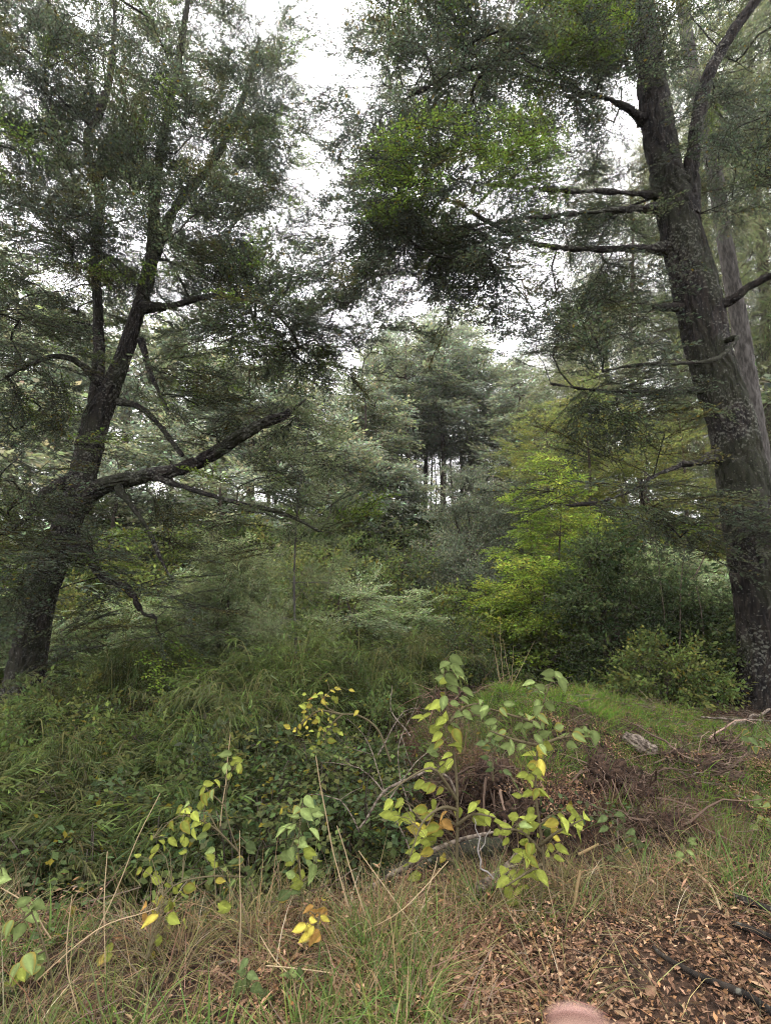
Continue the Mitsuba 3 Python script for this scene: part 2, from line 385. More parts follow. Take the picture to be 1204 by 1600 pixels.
# ------------------------------------------------------------------ trees
def grow(t, trunks, targets, kind, tones, seed, fan=7, along=0.5, step=0.45, tip=0.006, part_r=0.022, bark='bark', up=0.6, arch=0.10, scale=1.0, sides=40, bumps=0.012, droop=0.0, spread=75, trunk_step=0.06, names=None, spare=0.0, jit=0.06, collar=0):
    """Trunks and limbs are given; every target is reached by a branch from the nearest wood and carries a fan of branchlets."""
    rng = R(seed)
    pos, par, rad, fixed = [], [], [], []
    for ti, (P, rr) in enumerate(trunks):
        rr = list(rr)
        if ti and collar: rr[0] *= collar
        Q, q = resample(P, rr, trunk_step)
        nm = (names[ti] if names else ('trunk' if ti == 0 else 'limb'))
        sd = int(np.clip(sides * q[0] / trunks[0][1][0], 7, sides))
        put(nm, t, mikit.ply(tube(Q, q, sd, bumps if q[0] > 0.1 else bumps * 0.5, seed + ti), bark, smooth=True))
        Q, q = resample(P, rr, step)
        for i in range(len(Q)):
            pos.append(Q[i]); par.append(-1); rad.append(q[i]); fixed.append(True)
    n0 = len(pos)
    base = np.array(pos)
    order = np.argsort([np.min(np.linalg.norm(base - g, axis=1)) for g in targets]) if len(targets) else []
    arr = np.zeros((n0 + 60 * len(targets) + 10, 3)); arr[:n0] = base; n = n0
    ends = []
    for g in order:
        q = np.asarray(targets[g])
        d = arr[:n] - q
        cost = np.linalg.norm(d, axis=1) + up * np.maximum(0, d[:, 2])
        cost[:n0] *= 0.9
        k = int(np.argmin(cost))
        a = arr[k].copy(); ln = np.linalg.norm(q - a)
        if ln < 0.05: ends.append((k, q)); continue
        c = (a + q) / 2 + np.array([0, 0, 1]) * arch * ln + rng.normal(0, 0.09 * ln, 3)
        m = min(50, max(2, int(ln / step)))
        prev = k
        for u in np.linspace(0, 1, m + 1)[1:]:
            p = (1 - u) ** 2 * a + 2 * u * (1 - u) * c + u * u * q + rng.normal(0, 0.03 * step * (u < 1), 3)
            arr[n] = p; pos.append(p); par.append(prev); rad.append(0.0); fixed.append(False)
            prev = n; n += 1
        ends.append((prev, q))
    tips = np.zeros(n)
    for k, _ in ends: tips[k] += 1
    for i in range(n - 1, n0 - 1, -1): tips[par[i]] += tips[i]
    r = np.array(rad)
    r[n0:] = tip * np.sqrt(np.maximum(tips[n0:], 1))
    kids = {}
    for i in range(n0, n): kids.setdefault(par[i], []).append(i)
    starts = []
    for p, ks in kids.items():
        ks.sort(key=lambda i: -tips[i])
        starts += [(p, i) for i in (ks if p < n0 else ks[1:])]
    thin, chains = [], {}
    for p, i in starts:
        chain, rr = [arr[p]], [min(r[i] * (1.25 if p < n0 else 1.0), r[p])]
        while True:
            chain.append(arr[i]); rr.append(r[i])
            if i not in kids: break
            i = kids[i][0]
        rr[-1] = rr[-1] * 0.6
        P, q = np.array(chain), np.array(rr)
        if q[0] > part_r:
            P, q = resample(P, q, step * 0.4)
            put('branch', t, mikit.ply(tube(P, q, 8 if q[0] > 0.03 else 6, 0.004, seed), bark, smooth=True))
        else:
            thin.append(tube(P, q, 4, cap=False))
    if spare:
        for _ in range(int(spare)):                 # bare dead twigs
            k = rng.integers(n0, n) if n > n0 else 0
            o = arr[k]; d = unit(rng.normal(0, 1, 3) + [0, 0, -0.2]); L = rng.uniform(0.3, 0.9)
            P = o + d * L * np.linspace(0, 1, 5)[:, None] + np.cumsum(rng.normal(0, 0.03, (5, 3)), 0)
            thin.append(tube(P, np.linspace(0.006, 0.002, 5), 4, cap=False))
    if thin: put('twigs', t, mikit.ply(join(thin), bark, smooth=True), kind='stuff')
    ms = []
    for k, q in ends:
        j, path = k, [k]
        while par[j] >= 0 and len(path) < 12: j = par[j]; path.append(j)
        d = arr[k] - arr[path[min(2, len(path) - 1)]]
        d[2] *= 0.35
        d = unit(d + rng.normal(0, 0.05, 3))
        for s in range(fan):
            if rng.random() < along and len(path) > 2:
                o = arr[path[rng.integers(0, min(len(path) - 1, 10))]]
            else:
                o = q
            az = math.radians(rng.uniform(-spread, spread))
            e = np.array([d[0] * math.cos(az) - d[1] * math.sin(az), d[0] * math.sin(az) + d[1] * math.cos(az), d[2] + rng.normal(-droop, 0.16)])
            ms.append(frame(o + rng.normal(0, jit * scale, 3), e, unit(np.array([0, 0, 1]) + rng.normal(0, 0.13, 3)), scale * rng.uniform(0.7, 1.25)))
    sow(t, 'crown', kind, tones, rng, ms)
    return len(ms)


def poly_targets(rng, regions):
    """Points where foliage hangs: (four photo corners, near, far, how many)."""
    out = []
    for (x0, y0, x1, y1), Y0, Y1, n in regions:
        u = (np.arange(n) + rng.random(n)) / n                         # stratified one way, golden ratio the other
        v = (np.arange(n) * 0.618034 + rng.random()) % 1 + rng.normal(0, 0.03, n)
        for a, b in zip(u, v):
            out.append(at(x0 + (x1 - x0) * b, y0 + (y1 - y0) * a, rng.uniform(Y0, Y1)))
    return out


def limb(points, Y):
    """Photo points (x, y, width[, Y]) to a polyline with radii."""
    P, rr = [], []
    for p in points:
        y = p[3] if len(p) > 3 else Y
        P.append(at(p[0], p[1], y)); rr.append(size(p[0], p[1], y, p[2]) / 2 / math.hypot(1, (p[0] - CX) / FPX))
    return P, rr


# left beech: leaning trunk, forked, with a long limb reaching over the gully
YL = 9.0
t = thing('beech_tree', 'large dark beech with a leaning forked trunk and one long bare limb over the gully', 'tree')
left_trunks = [
    limb([(20, 1130, 92), (36, 1075, 66), (46, 1020, 58), (64, 930, 54), (90, 860, 48), (112, 805, 45), (128, 750, 44), (147, 675, 40), (172, 610, 30), (192, 560, 26), (212, 500, 23), (232, 430, 22), (240, 380, 20), (243, 290, 16), (262, 180, 12), (285, 60, 9), (300, -60, 6)], YL),
    limb([(140, 700, 32), (150, 620, 22), (155, 550, 18), (152, 470, 15), (150, 390, 13), (155, 300, 13, 8.8), (136, 225, 12, 8.6), (155, 175, 13, 8.5), (171, 125, 9, 8.4), (178, 60, 7, 8.4), (182, -40, 5, 8.4)], YL),
    limb([(112, 792, 38), (150, 765, 30), (210, 747, 24, 8.8), (270, 736, 22, 8.6), (325, 715, 21, 8.5), (370, 684, 19, 8.4), (415, 660, 16, 8.3), (440, 651, 12, 8.25), (456, 640, 7, 8.2), (478, 625, 3, 8.2)], YL),
    limb([(112, 850, 28), (140, 870, 17, 8.6), (160, 900, 14, 8.3), (185, 912, 13, 8.1), (205, 925, 12, 8.0), (222, 955, 6, 8.0), (245, 965, 4, 7.9)], YL),
    limb([(240, 395, 16), (262, 345, 13, 9.2), (300, 290, 12, 9.3), (335, 250, 11, 9.4), (362, 195, 8, 9.5), (392, 120, 6, 9.5), (405, 60, 4, 9.5)], YL),
    limb([(185, 762, 10, 8.8), (205, 790, 8, 8.6), (230, 825, 7, 8.5), (250, 870, 6, 8.4), (268, 905, 4, 8.3)], YL),
    limb([(186, 628, 10), (215, 635, 9, 8.9), (245, 660, 9, 8.8), (285, 712, 7, 8.6)], YL),
    limb([(232, 742, 8, 8.7), (300, 765, 7, 8.3), (370, 785, 7, 8.1), (440, 802, 6, 8.0), (500, 830, 4, 7.9)], YL),
    limb([(120, 745, 18), (70, 770, 13, 8.6), (40, 810, 10, 8.3), (0, 835, 9, 8.0), (-40, 850, 6, 7.8)], YL),
    limb([(165, 605, 14), (120, 565, 10, 8.7), (70, 560, 8, 8.4), (10, 590, 6, 8.2)], YL),
    limb([(225, 480, 14), (270, 478, 9, 8.6), (330, 462, 7, 8.2), (400, 470, 5, 7.8), (440, 500, 4, 7.6)], YL),
    limb([(220, 530, 8), (238, 590, 7, 8.8), (262, 640, 5, 8.6)], YL),
]
rng = R(11)
tg = poly_targets(rng, [((-60, -80, 300, 140), 6.8, 11.5, 76), ((-60, 140, 330, 340), 7.0, 11.0, 84), ((-60, 340, 130, 520), 7.0, 11, 34), ((130, 380, 300, 520), 9.3, 11.5, 24), ((100, 200, 320, 400), 7.2, 8.4, 22), ((350, 20, 450, 150), 8.6, 10.5, 19), ((335, 150, 455, 300), 8.2, 10.5, 28),
                        ((300, 290, 450, 420), 7.6, 10.5, 28), ((420, 350, 640, 470), 7.8, 10.5, 15), ((300, 420, 470, 560), 7.2, 10, 26), ((450, 470, 590, 590), 7.4, 10, 10), ((240, 540, 470, 680), 7.8, 9.8, 18),
                        ((-60, 520, 110, 720), 6.8, 10, 28), ((-60, 720, 80, 1000), 6.8, 10, 26), ((60, 830, 170, 880), 7.0, 8.4, 6), ((170, 890, 330, 1010), 7.2, 8.2, 8), ((360, 700, 520, 850), 7.6, 8.6, 8), ((200, 760, 330, 860), 8.5, 9.8, 6)])
print('left beech', grow(t, left_trunks, tg, 'beech', [0.55, 0.3, 0.07, 0.08], 21, fan=5, collar=1.5, scale=0.9, along=0.72, jit=0.14, spread=62, sides=96, trunk_step=0.035, bumps=0.034, spare=160))

# right beech: the big dark trunk, forked high up
YR = 8.3
t = thing('beech_tree', 'massive dark lichen-flecked beech trunk leaning inwards at the right, its canopy over the middle', 'tree')
right_trunks = [
    limb([(1204, 1150, 150), (1202, 1100, 112), (1198, 1050, 94), (1191, 970, 86), (1174, 850, 84), (1151, 700, 80), (1122, 600, 74), (1106, 550, 72), (1086, 450, 72), (1072, 400, 70), (1056, 330, 64), (1040, 270, 52), (1024, 180, 48), (1012, 90, 43), (1000, 0, 38), (985, -100, 30)], YR),
    limb([(1064, 345, 36), (1078, 270, 26, 8.2), (1084, 220, 22, 8.1), (1094, 160, 21, 8.0), (1112, 105, 20, 7.9), (1140, 55, 18, 7.8), (1180, 0, 16, 7.7), (1230, -60, 11, 7.6)], YR),
    limb([(1040, 388, 15), (1010, 388, 11, 8.1), (940, 390, 8.5, 7.9), (870, 387, 7, 7.7), (820, 376, 6, 7.6), (770, 352, 4.5, 7.5), (720, 320, 3, 7.4)], YR),
    limb([(1040, 324, 14), (1000, 326, 10, 8.0), (950, 329, 8, 7.7), (890, 334, 6, 7.4), (820, 342, 4.5, 7.2), (740, 352, 3, 7.0)], YR),
    limb([(1030, 306, 12), (1000, 303, 9, 8.0), (940, 299, 7, 7.7), (880, 298, 5.5, 7.4), (800, 292, 4, 7.1), (740, 285, 3, 6.9)], YR),
    limb([(1004, 190, 14), (985, 172, 9, 8.1), (950, 155, 8, 7.9), (900, 142, 6, 7.7), (850, 125, 4, 7.5)], YR),
    limb([(1006, 40, 18), (930, 30, 12, 7.9), (870, 52, 10, 7.6), (800, 90, 8, 7.3), (720, 112, 6, 7.0), (640, 150, 4, 6.8)], YR),
    limb([(1092, 485, 20), (1140, 470, 15, 8.0), (1175, 445, 13, 7.8), (1230, 415, 10, 7.5)], YR),
    limb([(1118, 712, 16), (1085, 724, 9, 8.0), (1060, 727, 8, 7.8), (1020, 745, 7, 7.6), (980, 770, 6, 7.4), (930, 785, 4, 7.2), (880, 790, 3, 7.1)], YR),
    limb([(1108, 545, 10), (1150, 528, 8, 7.7), (1120, 560, 7, 7.5), (1060, 568, 6, 7.3), (1000, 570, 5, 7.2), (940, 580, 3, 7.1)], YR),
    limb([(1080, 480, 11), (1022, 480, 11, 8.0)], YR),
    limb([(1100, 610, 8), (1000, 612, 6, 7.8), (930, 610, 4, 7.6), (860, 600, 3, 7.5)], YR),
]
rng = R(12)
tg = poly_targets(rng, [((570, -60, 760, 120), 6.0, 10, 38), ((760, -60, 1000, 130), 6, 10, 46), ((548, 130, 640, 340), 6.2, 10, 19), ((640, 110, 960, 230), 7, 10, 24), ((500, 340, 620, 500), 6.5, 10, 20), ((640, 320, 780, 430), 6.4, 9, 14), ((600, 180, 700, 330), 6.4, 9, 6),
                        ((800, 440, 1000, 560), 6.8, 9.0, 16), ((740, 220, 1010, 330), 7.6, 10.5, 15), ((800, 330, 1010, 450), 7.8, 10.5, 15), ((640, 330, 820, 420), 7.5, 10, 6), ((640, 420, 800, 480), 6.5, 9, 8), ((900, 590, 1050, 680), 6.8, 8.0, 10), ((880, 770, 1150, 800), 6.6, 7.8, 5), ((1080, 180, 1240, 330), 6.5, 10, 16), ((1000, -60, 1240, 200), 7.5, 12, 22), ((1050, 800, 1240, 870), 6.6, 7.6, 8),
                        ((950, 640, 1000, 740), 7.2, 8, 2)])
print('right beech', grow(t, right_trunks, tg, 'beech', [0.66, 0.24, 0.04, 0.06], 22, fan=5, collar=1.6, scale=0.9, along=0.72, jit=0.14, spread=60, sides=120, trunk_step=0.03, bumps=0.036, spare=220))
# the two bright pads of fresh leaves hang from the same tree
rng = R(13)
ms = []
for (x0, y0, x1, y1), Y0, Y1, n in [((640, 185, 920, 285), 5.6, 7.4, 90), ((900, -20, 1010, 110), 5.9, 7.2, 60), ((620, 250, 700, 300), 5.7, 6.8, 10)]:
    for _ in range(n):
        p = at(rng.uniform(x0, x1), rng.uniform(y0, y1), rng.uniform(Y0, Y1))
        ms.append(frame(p, [-1, rng.normal(-0.2, 0.5), rng.normal(-0.15, 0.15)], unit(np.array([0, 0, 1]) + rng.normal(0, 0.25, 3)), rng.uniform(0.55, 0.95)))
sow(t, 'crown', 'beech', [0.05, 0.25, 0.68, 0.02], rng, ms)


def pads(rng, base, top, r, lo, n, power=1.0, flat=0.0):
    """Foliage points through a crown: r metres wide, from the fraction lo of the height up."""
    base, top = np.asarray(base), np.asarray(top)
    out = []
    for i in range(n):
        h = lo + (1 - lo) * (i + rng.random()) / n
        w = r * max(0.02, 1 - (max(0, h - lo - 0.15) / (1.02 - lo)) ** 1.4) ** power * (0.6 + 0.4 * min(1, (h - lo) / 0.15))
        a, q = rng.uniform(0, 2 * math.pi), math.sqrt(rng.uniform(0.12, 1)) * w
        out.append(base + (top - base) * h + np.array([math.cos(a) * q, math.sin(a) * q, rng.normal(0, 0.02) * r]))
    return out


def tree(name, label, cat, group, px, Y, toppy, r, lo, n, kind, tones, seed, wpx=None, lean=0.0, bark='far_bark', trunk_r=0.15, basepy=None, **kw):
    rng = R(seed)
    b = at(px, 800, Y); b[2] = H(b[0], b[1]) - 0.15
    tp = at(px + lean, toppy, Y)
    mid = (b + tp) / 2 + np.append(rng.normal(0, 0.012 * (tp[2] - b[2]), 2), 0)
    k = thing(name, label, cat, group)
    h = tp[2] - b[2]
    tr = [([b, b + (mid - b) * 0.5 + np.append(rng.normal(0, 0.01 * h, 2), 0), mid, mid + (tp - mid) * 0.5 + np.append(rng.normal(0, 0.01 * h, 2), 0), tp], [trunk_r * 1.2, trunk_r, trunk_r * 0.8, trunk_r * 0.5, trunk_r * 0.12])]
    opts = dict(fan=7, sides=14, trunk_step=0.3, bumps=0.01, bark=bark, part_r=0.05, step=0.8, tip=0.012, scale=1.0, up=1.2, arch=0.05); opts.update(kw)
    grow(k, tr, pads(rng, b, tp, r, lo, n), kind, tones, seed, **opts)
    return k


SPOTS = [(-40, 'beyond the left edge'), (15, 'at the left edge'), (60, 'left of the leaning trunk'), (105, 'close behind the leaning trunk'), (150, 'under the fork of the left tree'), (200, 'right of the left fork'), (245, 'below the root of the bare limb'), (295, 'below the middle of the bare limb'), (340, 'left of the pale fir'), (385, 'behind the pale fir'),
         (425, 'right of the pale fir'), (475, 'behind the feathery young pine'), (520, 'right of the feathery pine'), (562, 'behind the right-hand bamboo'), (605, 'left of the bare ridge trunks'), (645, 'under the left ridge trunks'), (690, 'under the tallest ridge tree'), (740, 'around the rounded grey shrub'), (785, 'right of the rounded grey shrub'), (830, 'behind the left lime saplings'),
         (875, 'behind the tallest lime sapling'), (925, 'behind the glossy shrub'), (965, 'right of the glossy shrub'), (1010, 'behind the pale-leaved low shrub'), (1060, 'left of the massive trunk'), (1110, 'at the massive trunk\'s left side'), (1165, 'behind the massive trunk'), (1205, 'at the right edge'), (1270, 'beyond the right edge')]
SAID = set()


def where(first, px, Y):
    """A label for a plant of the backdrop, told apart by look, by how far up the slope it stands and by its neighbour."""
    far = 'foot of' if Y < 13.6 else 'lower' if Y < 18.5 else 'upper' if Y < 26 else 'top of'
    for _, w in sorted((abs(x - px), w) for x, w in SPOTS):
        lab = f'{first} {"on the " + far if far in ("lower", "upper") else "at the " + far + " the"} slope, {w}'
        if lab not in SAID: break
    SAID.add(lab)
    return lab


# the ridge in the middle: tall grey-green beeches with bare lower trunks
ridge = [(690, 33, 492, 3.6, 0.36, 85, 0.24, 10), (640, 31, 520, 3.2, 0.40, 70, 0.22, -6), (596, 34, 560, 3.0, 0.35, 60, 0.22, 4), (742, 34, 530, 3.2, 0.36, 65, 0.22, -34), (790, 36, 560, 3.0, 0.3, 60, 0.2, 8), (832, 37, 600, 2.8, 0.25, 55, 0.2, 0),
         (560, 36, 600, 3.0, 0.3, 50, 0.2, 6), (664, 37, 560, 2.6, 0.5, 40, 0.18, 0), (716, 39, 560, 2.6, 0.5, 40, 0.18, -16), (618, 38, 600, 2.2, 0.55, 30, 0.16, 0)]
what = ['tallest grey-green beech in the middle of the ridge', 'grey-green beech just left of the tallest one on the ridge', 'beech with layered boughs left of the ridge group', 'beech with a leaning trunk right of the tallest ridge tree', 'rounded beech at the right of the ridge group',
        'lowest beech at the right end of the ridge', 'beech at the left end of the ridge, half behind hanging twigs', 'slim beech trunk standing behind the tallest ridge tree', 'leaning slim trunk behind the ridge trees', 'slim bare-stemmed beech behind the left ridge trees']
for i, (px, Y, top, r, lo, n, tr, lean) in enumerate(ridge):
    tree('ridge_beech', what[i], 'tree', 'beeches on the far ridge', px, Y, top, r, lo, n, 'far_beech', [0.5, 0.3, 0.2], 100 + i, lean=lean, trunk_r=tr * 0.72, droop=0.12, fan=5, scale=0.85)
# left background and right background
for i, (px, Y, top, r, lo, n, tr, lean) in enumerate([(20, 27, 420, 3.4, 0.3, 55, 0.25, 5), (110, 30, 480, 3.2, 0.35, 50, 0.25, 0), (200, 26, 500, 3.2, 0.3, 50, 0.22, -4), (300, 29, 520, 3.2, 0.3, 50, 0.22, 8), (390, 27, 560, 3.0, 0.35, 45, 0.2, 0), (470, 31, 560, 3.2, 0.3, 50, 0.22, 0), (520, 28, 640, 2.6, 0.3, 36, 0.18, 0), (340, 36, 560, 3.0, 0.3, 40, 0.2, 0), (60, 38, 520, 3, 0.3, 40, 0.2, 0)]):
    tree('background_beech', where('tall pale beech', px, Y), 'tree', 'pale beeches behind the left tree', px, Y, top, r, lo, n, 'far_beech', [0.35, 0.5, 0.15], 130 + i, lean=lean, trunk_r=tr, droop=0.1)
for i, (px, Y, top, r, lo, n, tr, lean) in enumerate([(1010, 22, 250, 3.4, 0.12, 95, 0.11, -30), (1105, 25, 60, 3.6, 0.2, 100, 0.26, -20), (1180, 21, -20, 3.4, 0.2, 100, 0.25, -10), (1250, 19, 100, 3.4, 0.15, 80, 0.22, 0), (940, 29, 470, 3.0, 0.2, 60, 0.2, 0), (880, 33, 560, 2.8, 0.2, 50, 0.2, 0)]):
    tree('background_pine', ['pale pine with drooping needles left of the massive trunk', 'tall pale pine behind the massive right trunk', 'tall pine at the right edge behind the trunks', 'pale pine cut by the right edge', 'small pine on the slope in the gap of sky', 'lowest pine right of the ridge'][i], 'tree', 'pale pines behind the right tree', px, Y, top, r, lo, n, 'pine', [0.5, 0.5], 160 + i, lean=lean, trunk_r=tr, droop=0.2, scale=2.0, fan=5)
for i, (px, Y, top, r, lo, n) in enumerate([(30, 40, 640, 3.2, 0.05, 40), (130, 42, 650, 3.2, 0.08, 40), (235, 40, 630, 3.2, 0.05, 40), (330, 42, 650, 3.2, 0.05, 40), (430, 40, 640, 3.2, 0.05, 44), (510, 42, 650, 3.2, 0.08, 40), (590, 44, 690, 2.4, 0.1, 26), (770, 42, 640, 3.0, 0.05, 36), (850, 42, 650, 3.2, 0.05, 40),
                                              (920, 40, 640, 3.2, 0.05, 40), (1000, 40, 620, 3.4, 0.05, 44), (1090, 38, 600, 3.4, 0.05, 44), (1180, 38, 590, 3.4, 0.05, 44), (1260, 36, 600, 3.4, 0.05, 40), (-60, 36, 600, 3.4, 0.05, 40), (90, 22, 640, 1.8, 0.05, 34), (270, 22, 660, 1.8, 0.05, 34), (420, 23, 680, 1.8, 0.05, 34), (180, 20, 700, 1.6, 0.05, 30), (345, 19, 730, 1.5, 0.05, 30)]):
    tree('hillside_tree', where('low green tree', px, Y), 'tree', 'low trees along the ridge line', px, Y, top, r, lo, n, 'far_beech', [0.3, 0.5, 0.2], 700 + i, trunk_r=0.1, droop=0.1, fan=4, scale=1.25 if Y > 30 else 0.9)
for i, (lab, px, Y, top, r, lo, n) in enumerate([('pale layered beech on the slope left of the bare ridge trunks', 570, 26, 600, 2.4, 0.12, 60), ('smaller pale beech in front of the left ridge trunks', 612, 24, 715, 1.6, 0.1, 40), ('pale layered beech right of the bare ridge trunks', 812, 27, 600, 2.2, 0.12, 56), ('low pale beech below the left ridge trunks', 540, 22, 700, 1.7, 0.1, 44),
                                                 ('high-crowned beech filling the top of the ridge group', 720, 40, 500, 3.4, 0.42, 70), ('high-crowned beech left of the ridge group', 630, 41, 520, 3.2, 0.45, 60), ('bushy beech at the right shoulder of the ridge group', 785, 34, 590, 2.6, 0.15, 60)]):
    tree('slope_beech', lab, 'tree', 'pale beeches on the slope below the ridge', px, Y, top, r, lo, n, 'far_beech', [0.5, 0.4, 0.1], 760 + i, trunk_r=0.12, droop=0.1, fan=5, scale=0.8)
for i, (px, Y, top, r) in enumerate([(676, 41, 690, 1.5), (726, 43, 700, 1.6), (655, 44, 720, 1.4)]):
    tree('hillside_tree', where('low green tree', px, Y + i), 'tree', 'low trees along the ridge line', px, Y, top, r, 0.05, 24, 'far_beech', [0.3, 0.5, 0.2], 730 + i, trunk_r=0.07, droop=0.1, fan=3, scale=0.8)
for i, (px, Y, top, ln) in enumerate([(655, 36, 600, 3), (673, 39, 590, -5), (703, 37, 600, 6), (716, 41, 580, 0), (733, 38, 610, -12), (755, 40, 600, 5), (648, 42, 620, 0), (685, 43, 600, -3)]):
    tree('slim_beech', where('slim dark stem', px + 17 * (i % 2), Y + i), 'tree', 'slim stems in the ridge window', px, Y, top, 1.5, 0.22, 22, 'far_beech', [0.4, 0.4, 0.2], 780 + i, trunk_r=0.08, lean=ln, droop=0.15, fan=3, scale=0.6)
for i, (px, Y, top, r) in enumerate([(-150, 13, 420, 2.6), (-260, 17, 380, 3.0), (-400, 14, 380, 3.0), (-330, 24, 420, 3.4), (-160, 22, 500, 3.0), (1370, 15, 480, 2.6), (1500, 19, 450, 3.2)]):
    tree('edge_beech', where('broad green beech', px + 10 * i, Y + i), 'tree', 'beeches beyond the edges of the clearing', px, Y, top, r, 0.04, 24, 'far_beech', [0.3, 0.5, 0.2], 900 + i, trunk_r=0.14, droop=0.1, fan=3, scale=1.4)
# bare grey-brown trunk right behind the massive one
t = thing('pine_tree', 'straight pale grey-brown pine trunk close behind the massive dark trunk', 'tree')
grow(t, [limb([(1222, 1120, 44), (1206, 850, 38), (1190, 740, 35), (1169, 600, 31), (1149, 475, 27), (1134, 390, 26), (1112, 250, 24), (1090, 150, 22), (1072, 60, 20), (1060, -40, 17)], 11.0)],
     poly_targets(R(15), [((1050, -60, 1240, 120), 9.5, 13, 12), ((1130, 120, 1260, 420), 9.5, 12.5, 10)]), 'pine', [0.6, 0.4], 23, fan=5, sides=40, bark='pale_bark', part_r=0.03, spare=30, bumps=0.03)

# middle distance
for i, (px, Y, top, r, lo, n) in enumerate([(850, 18, 640, 1.7, 0.12, 46), (905, 16, 618, 1.7, 0.12, 50), (960, 17, 640, 1.6, 0.15, 44), (1010, 15, 680, 1.5, 0.15, 40), (1060, 16, 650, 1.6, 0.15, 40), (1130, 14, 760, 1.4, 0.1, 36), (820, 21, 690, 1.5, 0.1, 36)]):
    tree('young_tree', ['olive young tree left of the pair behind the lime sapling', 'tallest olive young tree in the clearing below the gap of sky', 'olive young tree right of the tallest olive one', 'thin olive tree in front of the pines', 'olive tree just left of the massive trunk', 'low young tree beside the foot of the massive trunk', 'small olive tree beside the grey shrub'][i], 'tree', 'olive young trees', px, Y, top, r, lo, n, 'olive', [0.45, 0.3, 0.25], 200 + i, trunk_r=0.07, scale=0.8, tip=0.006, part_r=0.03, fan=5)
for i, (px, Y, top, r, n) in enumerate([(866, 12, 715, 1.0, 58), (822, 12.5, 765, 0.95, 48), (785, 12, 890, 0.8, 40), (905, 12.5, 800, 0.8, 36), (845, 10.8, 880, 0.8, 44), (760, 11.5, 930, 0.6, 26)]):
    tree('lime_sapling', ['tallest lime-yellow sapling in the clearing', 'lime sapling left of the tallest one', 'low lime sapling at the gully head', 'lime sapling tucked behind the dark glossy shrub', 'bushy lime sapling in front of the tallest one', 'lowest lime sapling beside the dead stalks'][i], 'sapling', 'lime saplings', px, Y, top, r, 0.08, n, 'lime', [0.35, 0.5, 0.15], 220 + i, trunk_r=0.03, scale=0.75, tip=0.004, part_r=0.02, step=0.5, fan=5)


def shrub(name, label, px, Y, toppy, r, n, kind, tones, seed, group=None, fan=5, scale=1.0, stems=4, cat='shrub', lo=0.05, **kw):
    rng = R(seed)
    b = at(px, 800, Y); b[2] = H(b[0], b[1]) - 0.1
    tp = at(px, toppy, Y)
    h = max(0.5, tp[2] - b[2])
    tr = []
    for s in range(stems):
        a = rng.uniform(0, 2 * math.pi); e = b + np.array([math.cos(a) * r * 0.5, math.sin(a) * r * 0.5, h * rng.uniform(0.5, 0.8)])
        m = (b + e) / 2 + np.array([0, 0, 0.1 * h]) + rng.normal(0, 0.05 * h, 3)
        tr.append(([b + rng.normal(0, 0.06, 3) * [1, 1, 0], m, e], [0.03 * h ** 0.5, 0.02 * h ** 0.5, 0.008]))
    k = thing(name, label, cat, group)
    pts = []
    for i in range(n):
        v = unit(rng.normal(size=3)); v[2] = abs(v[2]) if rng.random() < 0.75 else -0.3 * abs(v[2])
        q = rng.uniform(0.45, 1) ** 0.6
        pts.append(b + np.array([v[0] * r * q, v[1] * r * q, h * (lo + 0.25 + 0.7 * v[2] * q)]))
    opts = dict(fan=fan, sides=7, trunk_step=0.15, bumps=0.0, bark='far_bark', part_r=0.025, step=0.3, tip=0.004, scale=scale, names=['stem'] * stems, spread=110); opts.update(kw)
    grow(k, tr, pts, kind, tones, seed, **opts)
    return k


shrub('grey_shrub', 'dense grey-green rounded shrub below the ridge trees', 742, 18, 722, 1.7, 90, 'grey_shrub', [0.6, 0.4], 300, scale=0.8, fan=6)
shrub('grey_shrub', 'grey-green shrub low in front of the tall rounded one', 700, 16, 830, 1.5, 60, 'grey_shrub', [0.4, 0.6], 301, scale=0.8)
shrub('grey_shrub', 'grey shrub at the right shoulder of the rounded one', 800, 20, 745, 1.5, 60, 'grey_shrub', [0.6, 0.4], 302, scale=0.8)
shrub('glossy_shrub', 'dark glossy shrub in front of the massive trunk\'s clearing', 950, 9.6, 800, 0.95, 80, 'glossy', [0.6, 0.4], 303, fan=6)
shrub('glossy_shrub', 'dark glossy shrub nearest the foot of the massive trunk', 1060, 9.8, 900, 1.0, 70, 'glossy', [0.5, 0.5], 304, fan=6)
shrub('leafy_shrub', 'low shrub with pale leaves at the edge of the grassy mound', 1010, 8.2, 1000, 0.65, 40, 'shrub', [0.3, 0.5, 0.2, 0], 305, scale=0.7)
shrub('leafy_shrub', 'low shrub spreading beside the massive trunk\'s foot', 1100, 9.0, 990, 0.7, 36, 'shrub', [0.5, 0.3, 0, 0.2], 306, scale=0.7)
